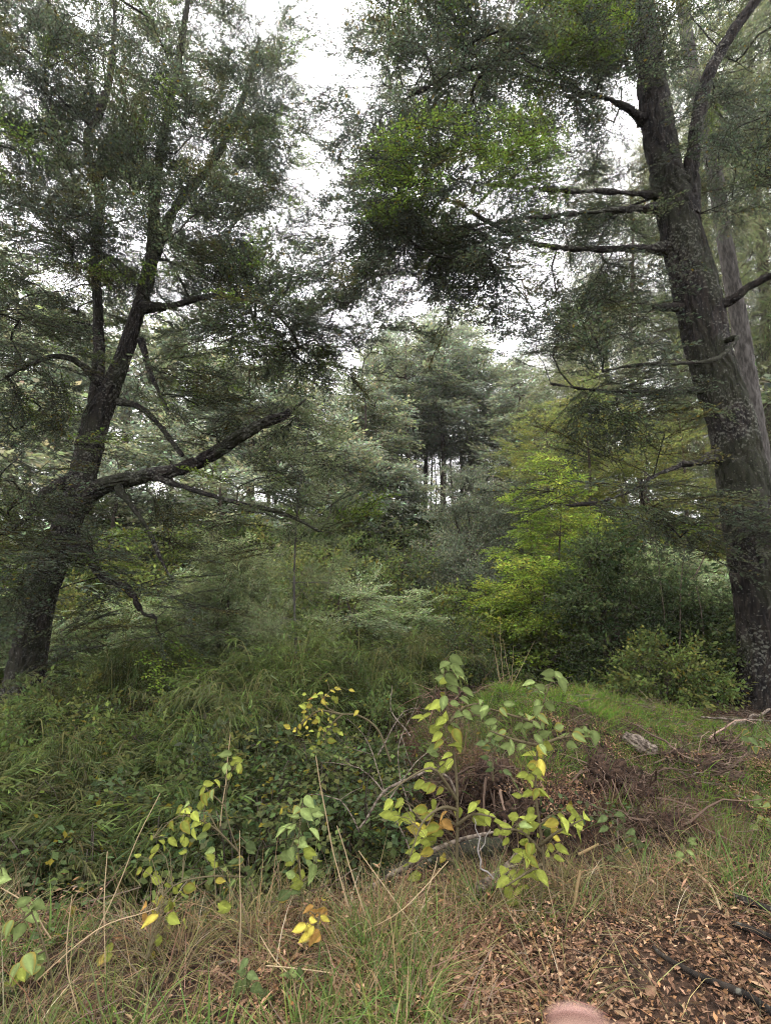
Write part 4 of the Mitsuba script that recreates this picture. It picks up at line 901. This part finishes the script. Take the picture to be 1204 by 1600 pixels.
leafy('bramble_sprig', 'yellow-green bramble sprig with three-part leaves arching over the lower left', 'bramble', 'bramble sprigs in the foreground', 2.75,
      [[(400, 1395), (372, 1330), (352, 1260), (362, 1205)], [(372, 1330), (330, 1290, -0.05), (280, 1275, -0.1), (240, 1310, -0.15)], [(380, 1370), (320, 1370, -0.1), (270, 1385, -0.15), (245, 1425, -0.2), (230, 1500, -0.25)], [(352, 1260), (325, 1235)]],
      [(366, 1190, 'yg'), (372, 1203, 'yg'), (358, 1200, 'lg'), (327, 1224, 'yg'), (315, 1237, 'yg'), (330, 1240, 'lg'), (318, 1250, 'yg'), (282, 1272, 'yg'), (292, 1284, 'yg'), (272, 1290, 'yg'), (284, 1310, 'yg'), (306, 1290, 'yg'), (314, 1306, 'lg'), (303, 1304, 'yg'), (322, 1294, 'yg'), (253, 1314, 'yg'), (240, 1325, 'yg'), (255, 1326, 'yg'), (300, 1272, 'lg'), (290, 1262, 'lg'), (228, 1362, 'yg'), (242, 1366, 'yg'),
       (262, 1386, 'yg'), (275, 1392, 'yg'), (300, 1384, 'yg'), (290, 1400, 'yg'), (250, 1408, 'ye'), (261, 1418, 'yg'), (245, 1436, 'yg'), (268, 1430, 'yg'), (272, 1438, 'yg'), (262, 1452, 'yg'), (224, 1432, 'or'), (240, 1428, 'ye'), (228, 1482, 'ye'), (240, 1488, 'ye'), (228, 1504, 'ye'), (236, 1476, 'ye'), (250, 1470, 'yg'), (167, 1496, 'yg'), (174, 1502, 'yg'), (334, 1350, 'yg'), (350, 1358, 'lg'), (362, 1380, 'lg'), (350, 1420, 'yg'), (370, 1345, 'dg'), (385, 1355, 'dg'), (392, 1330, 'dg'), (330, 1365, 'lg'), (345, 1376, 'ye')], 0.064, 753, stem_px=3)
leafy('bramble_sprig', 'upright bramble sprig with rounded green leaves at the lower middle', 'bramble', 'bramble sprigs in the foreground', 2.9,
      [[(480, 1455), (470, 1380), (466, 1310), (476, 1262)], [(470, 1380), (492, 1360), (500, 1352)]],
      [(466, 1261, 'lg'), (480, 1273, 'lg'), (497, 1272, 'lg'), (455, 1295, 'lg'), (466, 1300, 'lg'), (473, 1320, 'lg'), (455, 1334, 'lg'), (452, 1347, 'yg'), (482, 1338, 'yg'), (488, 1360, 'lg'), (470, 1366, 'yg'), (455, 1368, 'yg'), (470, 1382, 'lg'), (440, 1398, 'dg'), (462, 1392, 'dg'), (428, 1470, 'dg'), (440, 1476, 'dg'), (445, 1400, 'dg')], 0.074, 754, stem_px=3.5)
leafy('bramble_sprig', 'withered orange and yellow leaf cluster on a stalk in the dry grass', 'bramble', 'bramble sprigs in the foreground', 2.55, [[(500, 1500), (496, 1460), (492, 1430)]],
      [(503, 1424, 'or'), (492, 1428, 'or'), (488, 1438, 'ye'), (482, 1447, 'ye'), (484, 1456, 'ye'), (490, 1462, 'or'), (500, 1432, 'ye')], 0.062, 755, stem_px=3)
leafy('bramble_sprig', 'arching bramble sprig with green three-part leaves at the left edge', 'bramble', 'bramble sprigs in the foreground', 2.45,
      [[(90, 1570), (70, 1480), (40, 1410), (-20, 1360)], [(70, 1485), (50, 1500), (20, 1550)], [(50, 1425), (20, 1450), (0, 1470)]],
      [(6, 1365, 'lg'), (-4, 1358, 'lg'), (34, 1415, 'lg'), (46, 1418, 'lg'), (40, 1408, 'lg'), (22, 1444, 'lg'), (12, 1450, 'lg'), (10, 1468, 'lg'), (26, 1452, 'lg'), (47, 1495, 'lg'), (56, 1510, 'lg'), (60, 1492, 'lg'), (40, 1508, 'lg'), (34, 1526, 'yg'), (24, 1532, 'yg'), (15, 1545, 'yg'), (46, 1520, 'lg')], 0.068, 756, stem_px=3.5)
leafy('bramble_sprig', 'low dark green bramble leaves in the grass at the bottom', 'bramble', 'bramble sprigs in the foreground', 2.35, [[(400, 1560), (395, 1535), (385, 1525)], [(470, 1560), (455, 1525)]],
      [(372, 1545, 'dg'), (388, 1535, 'dg'), (400, 1542, 'dg'), (395, 1525, 'dg'), (445, 1522, 'lg'), (458, 1518, 'lg'), (470, 1524, 'dg'), (455, 1534, 'dg')], 0.06, 757, stem_px=3)
leafy('seedling', 'small green seedling beside the right sapling, above the stick', 'plant', 'seedlings on the right slope', 3.6, [[(975, 1345), (975, 1300), (970, 1270)], [(975, 1310), (992, 1300)]], [(940, 1280, 'dg'), (970, 1292, 'dg'), (985, 1300, 'dg'), (990, 1312, 'dg'), (960, 1305, 'dg'), (968, 1272, 'dg'), (978, 1330, 'dg'), (962, 1332, 'dg'), (990, 1330, 'dg'), (945, 1295, 'dg')], 0.065, 758, stem_px=3)
leafy('seedling', 'small bright green seedling on the right slope below the brush heap', 'plant', 'seedlings on the right slope', 3.5, [[(1075, 1365), (1072, 1325)]], [(1065, 1322, 'lg'), (1080, 1320, 'lg'), (1070, 1335, 'lg'), (1086, 1340, 'lg'), (1060, 1345, 'lg'), (1078, 1352, 'lg')], 0.07, 759, stem_px=3)
leafy('seedling', 'leafy green plant at the right edge below the fallen branches', 'plant', 'seedlings on the right slope', 4.2, [[(1190, 1330), (1192, 1260)], [(1170, 1180), (1176, 1150)]], [(1180, 1262, 'lg'), (1198, 1258, 'lg'), (1186, 1278, 'lg'), (1200, 1286, 'lg'), (1176, 1296, 'lg'), (1195, 1305, 'lg'), (1182, 1250, 'lg'), (1165, 1155, 'dg'), (1180, 1150, 'dg'), (1190, 1162, 'dg'), (1172, 1170, 'dg')], 0.08, 760, stem_px=3)
leafy('seedling', 'dark green seedling on the bank between the saplings', 'plant', None, 4.2, [[(770, 1220), (768, 1170)], [(768, 1190), (760, 1180)]], [(760, 1168, 'dg'), (778, 1172, 'dg'), (756, 1184, 'dg'), (776, 1190, 'dg'), (764, 1202, 'dg'), (782, 1206, 'dg'), (770, 1160, 'dg')], 0.07, 761, stem_px=3)


# ------------------------------------------------------------------ stalks, sticks, logs, roots
def rod(name, label, cat, pts, Y, seed, mat='weathered_wood', sides=7, group=None, wob=0.01, bumps=0.0, thick=1.0, lift=0.0):
    """A stick through photo points (x, y, width, depth)."""
    rng = R(seed)
    P = np.array([land(p[0], p[1]) + [0, 0, lift] for p in pts]) if lift else np.array([at(p[0], p[1], p[3] if len(p) > 3 else Y) for p in pts])
    rr = [size(p[0], p[1], p[3] if len(p) > 3 else Y, p[2]) / 2 * thick for p in pts]
    Q, q = resample(P, rr, 0.05)
    Q = Q + (meshkit.noise(Q * 6, seed)[:, None] - 0.5) * rng.normal(0, 1, 3) * wob * 2
    k = thing(name, label, cat, group)
    scene[k] = mikit.ply(tube(Q, q, sides, bumps, seed, freq=(30, 7)), mat, smooth=True)
    return k


st = 'dry grass stalks in the foreground'
for i, (lab, pts) in enumerate([('tall dry stalk with a seed head standing left of the middle', [(345, 1290, 3.2, 2.9), (350, 1225, 2.8, 2.9), (361, 1148, 2.2, 2.9)]), ('dry stalk rising over the middle bramble leaves', [(545, 1420, 4, 2.8), (520, 1330, 3.4, 2.8), (505, 1250, 3, 2.8), (492, 1178, 2.2, 2.8)]), ('second dry stalk leaning beside the middle bramble', [(570, 1430, 4, 2.75), (545, 1350, 3, 2.75), (525, 1290, 2.2, 2.75)]),
                                ('long dry stalk crossing the left bramble sprig', [(150, 1460, 3.2, 2.6), (180, 1395, 3, 2.65), (215, 1310, 2.6, 2.7), (250, 1240, 2, 2.75)]), ('thin upright stalk in the left dry grass', [(375, 1560, 3.2, 2.4), (376, 1440, 3, 2.4), (374, 1300, 2.2, 2.4)]), ('bent dry stalk at the lower left', [(120, 1590, 3.4, 2.3), (105, 1500, 3, 2.3), (112, 1400, 2.2, 2.3)]),
                                ('dry stalk arching from the left edge', [(80, 1465, 4, 2.6), (50, 1420, 3.6, 2.55), (0, 1388, 3, 2.5)]), ('dry stalk slanting up to the right at the lower left', [(60, 1530, 3, 2.4), (150, 1455, 3, 2.5), (250, 1420, 2, 2.6)]), ('dry stalk slanting right under the orange leaves', [(470, 1540, 3.4, 2.4), (430, 1500, 3, 2.45), (405, 1460, 2, 2.5)]),
                                ('pale stalk lying across the grass right of the orange leaves', [(415, 1512, 4, 2.4), (460, 1514, 4, 2.4), (520, 1520, 3, 2.4)]), ('dry stalk leaning left below the fallen log', [(690, 1500, 3, 2.6), (640, 1440, 3, 2.8), (560, 1330, 2, 2.9)]), ('dry stalk leaning right below the fallen log', [(560, 1460, 3, 2.7), (630, 1420, 3, 2.8), (700, 1345, 2, 2.95)]),
                                ('short dry stalk in front of the fallen log', [(655, 1425, 3, 2.9), (672, 1380, 3, 2.93), (684, 1340, 2, 2.95)]), ('thin stalk standing left of the bramble sprig', [(165, 1520, 2.8, 2.5), (163, 1410, 2.4, 2.55), (168, 1330, 1.8, 2.6)])]):
    k = rod('grass_stalk', lab, 'grass stalk', pts, 2.5, 800 + i, 'dry_stem', 5, st, 0.012, thick=0.6)
rod('fallen_log', 'short broken grey log lying at the foot of the bank', 'log', [(735, 1398, 15, 3.28), (765, 1380, 19, 3.33), (797, 1355, 17, 3.42), (812, 1334, 12, 3.5)], 3.3, 830, sides=20, bumps=0.012)
rod('fallen_branch', 'long grey branch leaning from the gully up to the left sapling', 'branch', [(570, 1392, 6, 3.4), (620, 1362, 8, 3.45), (670, 1334, 8, 3.5), (720, 1312, 6, 3.6), (770, 1300, 4, 3.7)], 3.4, 831, sides=10, bumps=0.004)
rod('fallen_branch', 'curved grey branch arching left of the left sapling', 'branch', [(560, 1290, 3, 3.7), (600, 1245, 4, 3.75), (640, 1215, 4.5, 3.8), (675, 1202, 4.5, 3.85), (700, 1215, 4, 3.9), (712, 1240, 3, 3.9)], 3.8, 832, sides=8)
rod('dark_log', 'dark mossy log under the fallen branch', 'log', [(600, 1372, 22, 3.9), (660, 1350, 26, 3.9), (720, 1330, 30, 3.9), (780, 1322, 24, 4.0)], 3.9, 833, 'bark', sides=18, bumps=0.014)
rod('yellow_stick', 'short yellow peeled stick standing in the litter right of the right sapling', 'stick', [(890, 1438, 7, 3.0), (898, 1400, 7, 3.02), (907, 1366, 7, 3.05)], 3.0, 834, 'stick_wood', 8, 'sticks on the ground', thick=0.7)
rod('yellow_stick', 'second yellow stick lying just above the standing one', 'stick', [(902, 1336, 6, 3.5), (918, 1328, 6, 3.55), (934, 1319, 5, 3.6)], 3.5, 835, 'stick_wood', 8, 'sticks on the ground', thick=0.7)
rod('dark_stick', 'long dark stick lying across the leaf litter at the lower right', 'stick', [(1024, 1492, 6, 2.66), (1070, 1527, 9, 2.54), (1130, 1562, 11, 2.44), (1210, 1608, 11, 2.33)], 2.5, 836, 'bark', 9, 'sticks on the ground', lift=0.035, wob=0.05, bumps=0.002)
rod('dark_stick', 'short dark stick at the right edge above the long one', 'stick', [(1145, 1455, 8, 2.95), (1170, 1465, 10, 2.92), (1210, 1480, 9, 2.9)], 2.9, 837, 'bark', 9, 'sticks on the ground', lift=0.035, wob=0.05, bumps=0.002)
rod('dark_stick', 'thick dark stick at the right edge above the leaf litter', 'stick', [(1150, 1410, 10, 3.15), (1175, 1424, 12, 3.12), (1215, 1440, 12, 3.1)], 3.1, 838, 'bark', 9, 'sticks on the ground', lift=0.035, wob=0.05, bumps=0.003)
rod('pale_stick', 'pale stick lying at the right below the massive trunk', 'stick', [(1094, 1122, 3.5, 6.3), (1150, 1124, 3, 6.2), (1210, 1128, 2.5, 6.1)], 6.2, 839, 'weathered_wood', 7, 'sticks on the ground')
rod('pale_stick', 'grey stick crossing the brush heap at the right edge', 'stick', [(1130, 1140, 6, 5.6), (1170, 1126, 6, 5.6), (1215, 1108, 5, 5.6)], 5.6, 840, group='sticks on the ground', lift=0.03)
rod('pale_stick', 'thin grey stick lying on the slope below the brush heap', 'stick', [(1050, 1295, 4, 3.9), (1090, 1310, 5, 3.85), (1110, 1318, 4, 3.8)], 3.9, 841, group='sticks on the ground', lift=0.03)
rod('pale_stick', 'thin tan stick slanting in the litter under the green slope', 'stick', [(1125, 1430, 4, 3.0), (1110, 1395, 5, 3.15), (1085, 1370, 4, 3.3)], 3.0, 842, 'dry_stem', group='sticks on the ground', lift=0.03)
k = thing('white_twig', 'forked bleached white twig standing in front of the fallen log', 'twig')
for i, pts in enumerate([[(770, 1372, 2.4), (761, 1362, 2.8), (750, 1357, 2.6), (751, 1344, 2.4), (746, 1330, 2.4), (750, 1306, 1.8)], [(750, 1310, 1.8), (742, 1294, 1.5), (743, 1286, 1.3), (740, 1278, 1.0)], [(748, 1330, 1.6), (757, 1318, 1.4), (758, 1308, 1.2), (766, 1296, 1.0)]]):
    P = [at(x, y, 3.15) for x, y, w in pts]
    Q, q = resample(P, [size(x, y, 3.15, w) / 2 for x, y, w in pts], 0.02)
    put('twig', k, mikit.ply(tube(Q, q, 6), 'white_wood', smooth=True))
scene['white_wood'] = {'type': 'twosided', 'b': {'type': 'diffuse', 'reflectance': {'type': 'rgb', 'value': [0.27, 0.25, 0.23]}}}


def lump(p, rx, ry, rz, seed, rel=0.35, freq=3.0, sub=5):
    m = trimesh.creation.icosphere(subdivisions=sub)
    v = np.array(m.vertices)
    n = meshkit.fbm(v * freq + seed, 4, seed) - 0.5
    v = v * (1 + rel * 2 * n[:, None]) * [rx, ry, rz] + p
    return v, np.array(m.faces)


def root_heap(name, label, px, py, r, rz, n, seed, colr=(0.085, 0.060, 0.045)):
    """A torn-up clump: clods of soil in an uneven row, with roots of every thickness hanging and sticking out."""
    rng = R(seed)
    p = land(px, py)
    k = thing(name, label, 'root clump')
    ax = np.append(unit(rng.normal(size=2) * [1, 0.5]), 0)
    hubs = []
    for c in range(5):
        o = p + ax * r * rng.uniform(-1, 1) + np.append(rng.normal(0, 0.25 * r, 2), 0)
        o[2] = H(o[0], o[1]) + rz * rng.uniform(-0.2, 0.25)
        q = rng.uniform(0.25, 0.6)
        hubs.append((o, q))
        put('clod', k, mikit.ply(lump(o, r * q, r * q * 0.8, rz * q * 1.3, seed + c, 0.75, 2.0, 4), 'soil', smooth=True))
    tw, cc = [], []
    for i in range(3 * n):
        o, q = hubs[rng.integers(5)]
        d = unit(rng.normal(size=3)); d[2] = abs(d[2])
        o = o + d * [r * q, r * q * 0.8, rz * q * 1.2] * rng.uniform(0.5, 1.2)
        big = rng.random() < 0.08
        e = unit(rng.normal(0, 0.7, 3) + [d[0] * 0.5, -0.4, -0.3]); L = rng.uniform(0.3, 0.75) if big else rng.uniform(0.06, 0.32)
        P = o + e * L * np.linspace(0, 1, 6)[:, None] + np.cumsum(rng.normal(0, 0.018, (6, 3)), 0) - np.array([0, 0, 0.15]) * L * np.linspace(0, 1, 6)[:, None] ** 2
        tw.append(tube(P, np.linspace(0.009 if big else 0.0032, 0.0015, 6) * rng.uniform(0.5, 1.4), 4 if big else 3, cap=False))
        cc.append(np.repeat(np.asarray(colr)[None] * math.exp(rng.normal(0, 0.45)), len(tw[-1][0]), 0))
    put('roots', k, mikit.ply(join(tw), 'matt', color=np.vstack(cc)), kind='stuff')


root_heap('root_clump', 'dark overturned clump of soil and roots in the middle of the bank', 950, 1225, 0.30, 0.22, 150, 850)
root_heap('root_clump', 'brown brush heap of roots right of the grassy mound', 1105, 1185, 0.42, 0.20, 190, 851, (0.11, 0.078, 0.06))
root_heap('root_clump', 'tangle of brown roots under the left sapling', 715, 1215, 0.30, 0.25, 160, 852)
root_heap('root_clump', 'dark root tangle above the fallen log', 790, 1310, 0.32, 0.22, 160, 853)
root_heap('root_clump', 'rusty brown brush heap at the head of the mound', 790, 1045, 0.6, 0.36, 220, 854, (0.20, 0.11, 0.075))
root_heap('root_clump', 'reddish clump of hanging roots at the left end of the mound', 690, 1120, 0.35, 0.35, 200, 855, (0.12, 0.076, 0.058))
root_heap('root_clump', 'loose brown root clump on the right slope above the litter', 1030, 1300, 0.28, 0.12, 120, 856)
p = land(996, 1178)
k = thing('wood_chunk', 'pale broken chunk of wood lying on the grassy mound', 'wood')
scene[k] = mikit.ply(tube(*resample([p + [-0.10, 0.05, 0.14], p + [0.0, 0.0, 0.09], p + [0.13, -0.06, 0.03]], [0.05, 0.075, 0.05], 0.012), 22, 0.02, 7, freq=(34, 5)), 'weathered_wood', smooth=30)
rng = R(870)
k = thing('dead_stalks', 'thin dead tan stalks standing at the head of the mound', 'dead plant')
for i in range(6):
    o = at(795 + rng.normal(0, 12), 1050, 8.0); o[2] = H(o[0], o[1])
    e = at(795 + rng.normal(0, 16), 960 + rng.uniform(-10, 70), 8.0)
    Q, q = resample([o, (o + e) / 2 + rng.normal(0, 0.02, 3), e], [0.004, 0.003, 0.0012], 0.1)
    put('stalk', k, mikit.ply(tube(Q, q, 5), 'dry_stem', smooth=True))
# bare dead stems in the gully
for i, (lab, stems) in enumerate([('tangle of thin bare grey stems over the dark gully', [[(640, 1330, 4.0), (600, 1240, 4.2), (575, 1160, 4.4), (540, 1120, 4.5)], [(600, 1240, 4.2), (560, 1200, 4.3), (500, 1190, 4.4)], [(650, 1300, 4.0), (620, 1180, 4.3), (650, 1090, 4.6)], [(600, 1260, 4.1), (650, 1190, 4.2), (700, 1150, 4.4)], [(560, 1300, 4.0), (530, 1250, 4.0), (480, 1240, 4.0)], [(640, 1150, 4.5), (610, 1110, 4.8), (612, 1070, 5.0)], [(590, 1180, 4.4), (630, 1112, 4.5), (670, 1108, 4.6)]]),
                                  ('bare thin stems standing in the thicket left of the massive trunk', [[(1040, 1000, 9), (1030, 900, 9), (1010, 760, 9.2)], [(1060, 1010, 9), (1066, 880, 9), (1090, 760, 9)], [(1100, 1020, 9), (1090, 930, 9), (1060, 840, 9.4)], [(1085, 900, 9), (1110, 840, 9), (1120, 780, 9)]])]):
    k = thing('bare_stems', lab, 'dead branches')
    for s in stems:
        Q, q = resample([at(x, y, Y) for x, y, Y in s], np.linspace(0.006 * s[0][2] / 4, 0.002, len(s)), 0.08)
        Q = Q + np.cumsum(R(880 + i).normal(0, 0.004, Q.shape), 0)
        put('stem', k, mikit.ply(tube(Q, q, 5), 'weathered_wood', smooth=True))
        for j in range(3, len(Q) - 1, 5):
            e = Q[j] + unit(rng.normal(size=3)) * rng.uniform(0.1, 0.35)
            put('stem', k, mikit.ply(tube(np.array([Q[j], (Q[j] + e) / 2 + rng.normal(0, 0.02, 3), e]), [0.0025, 0.002, 0.001], 4), 'weathered_wood', smooth=True))

# single fallen leaves that stand out from the litter
cols = {'tan': (0.34, 0.22, 0.14), 'orange': (0.38, 0.19, 0.08), 'yellow': (0.42, 0.33, 0.09), 'pink': (0.32, 0.18, 0.14)}
FL = {n: blade_leaf(770 + i, 0.6, base=c, cup=0.5, droop=-0.5) for i, (n, c) in enumerate(cols.items())}
for lab, px, py, tone in [('orange fallen leaf standing up in the grass below the right sapling', 978, 1438, 'orange'), ('tan fallen leaf in the dry grass at the bottom', 457, 1573, 'orange'), ('yellow fallen leaf beside the foot of the right sapling', 865, 1445, 'yellow'), ('curled pink-brown leaf in the grass at the lower left', 60, 1573, 'pink'), ('pale yellow leaf caught in the grass left of the bramble sprig', 152, 1522, 'yellow'),
                          ('tan leaf lying alone near the fingertip', 972, 1500, 'tan'), ('pale leaf below the right slope', 1098, 1456, 'tan'), ('orange leaf among the litter at the lower middle', 690, 1560, 'orange'), ('tan leaf beside the long dark stick', 1010, 1568, 'tan')]:
    p = land(px, py)
    k = thing('fallen_leaf', lab, 'leaf', 'single fallen leaves')
    scene[k] = {**FL[tone], 'to_world': T(frame(p + [0, 0, 0.03], unit(rng.normal(size=3) * [1, 1, 0.3]), unit([0, -0.5, 0.8] + rng.normal(0, 0.3, 3)), 0.06).tolist())}


# ------------------------------------------------------------------ the photographer's hand under the lens
def skin(p, n, uv):
    return mikit.mix((0.125, 0.078, 0.062), (0.17, 0.105, 0.085), mikit.fbm(p.x * 180, p.y * 180, p.z * 180, 2))


scene['skin'] = {'type': 'principled', 'base_color': mikit.proc(skin), 'roughness': 0.5, 'specular': 0.4}
scene['nail'] = {'type': 'principled', 'base_color': {'type': 'rgb', 'value': [0.3, 0.18, 0.15]}, 'roughness': 0.3}


def chain(pts, rad):
    out = Manifold()
    s = [Manifold.sphere(r, 28).translate(list(map(float, p))) for p, r in zip(pts, rad)]
    for a, b in zip(s[:-1], s[1:]): out = out + Manifold.batch_hull([a, b])
    return out


def cam_pt(px, py, d):
    """A point d metres in front of the lens plane."""
    return CAM + ray(px, py) * d


f1 = [cam_pt(906, 1684, 0.090), cam_pt(1030, 1718, 0.089), cam_pt(1200, 1780, 0.086), cam_pt(1400, 1940, 0.078)]
K = f1[-1]
across, down = unit([0.25, -0.25, -0.93]), unit([1.0, -0.35, -0.45])
hand = chain(f1, [0.0078, 0.0085, 0.0092, 0.0105])
wrist = K + unit([0.62, -0.42, -0.66]) * 0.10
for i, (l, bend) in enumerate([(1.12, 0.2), (1.05, 0.35), (0.82, 0.5)]):
    k0 = K + across * 0.021 * (i + 1)
    d0, d1 = unit(np.array([-0.75, 0.45, -0.25])), unit(np.array([-0.85, -0.1, -0.45]))
    pts = [k0, k0 + d0 * 0.042 * l, k0 + d0 * 0.042 * l + unit(d0 + d1 * bend) * 0.026 * l, k0 + d0 * 0.042 * l + unit(d0 + d1 * bend) * 0.026 * l + unit(d0 * 0.4 + d1) * 0.02 * l]
    hand = hand + chain(pts, [0.0102, 0.0092, 0.0085, 0.0075])
    hand = hand + chain([k0, wrist], [0.0115, 0.019])
hand = hand + chain([K, wrist], [0.012, 0.02])
th = wrist + (K - wrist) * 0.35
hand = hand + chain([th + [-0.005, -0.02, 0.0], th + [-0.035, -0.045, 0.005], th + [-0.062, -0.05, 0.008], th + [-0.085, -0.045, 0.004]], [0.015, 0.0125, 0.0108, 0.009])
hand = hand + chain([wrist, wrist + unit([0.55, -0.6, -0.6]) * 0.10, wrist + unit([0.55, -0.6, -0.6]) * 0.24], [0.024, 0.03, 0.038])
hm = hand.refine_to_length(0.004).to_mesh()
hm = trimesh.Trimesh(hm.vert_properties[:, :3], hm.tri_verts)
trimesh.smoothing.filter_taubin(hm, iterations=12)
k = thing('person', 'blurred fingertip of the person taking the photo, at the bottom edge over the leaf litter', 'person')
put('hand', k, mikit.ply(hm, 'skin', smooth=True))
nm = trimesh.creation.icosphere(subdivisions=3); nm.apply_scale([0.0055, 0.0045, 0.0012])
nm.apply_transform(frame(f1[0] + [0.002, 0.0065, 0.004], unit(f1[0] - f1[1]), unit([0, 0.85, 0.5])))
put('nail', k, mikit.ply(nm, 'nail', smooth=True))


# ------------------------------------------------------------------ thin damp air
scene['damp_air'] = {'type': 'homogeneous', 'albedo': {'type': 'rgb', 'value': [0.95, 0.95, 0.95]}, 'sigma_t': {'type': 'rgb', 'value': [0.0004, 0.0004, 0.00043]}}
scene['haze'] = {'type': 'cube', 'to_world': T().translate([0, 150, 15.0]).scale([405, 355, 23.3]), 'bsdf': {'type': 'null'}, 'interior': {'type': 'ref', 'id': 'damp_air'}}
labels['haze'] = {'label': 'thin damp air that pales the far trees', 'category': 'haze', 'kind': 'stuff'}
scene['camera']['medium'] = {'type': 'ref', 'id': 'damp_air'}
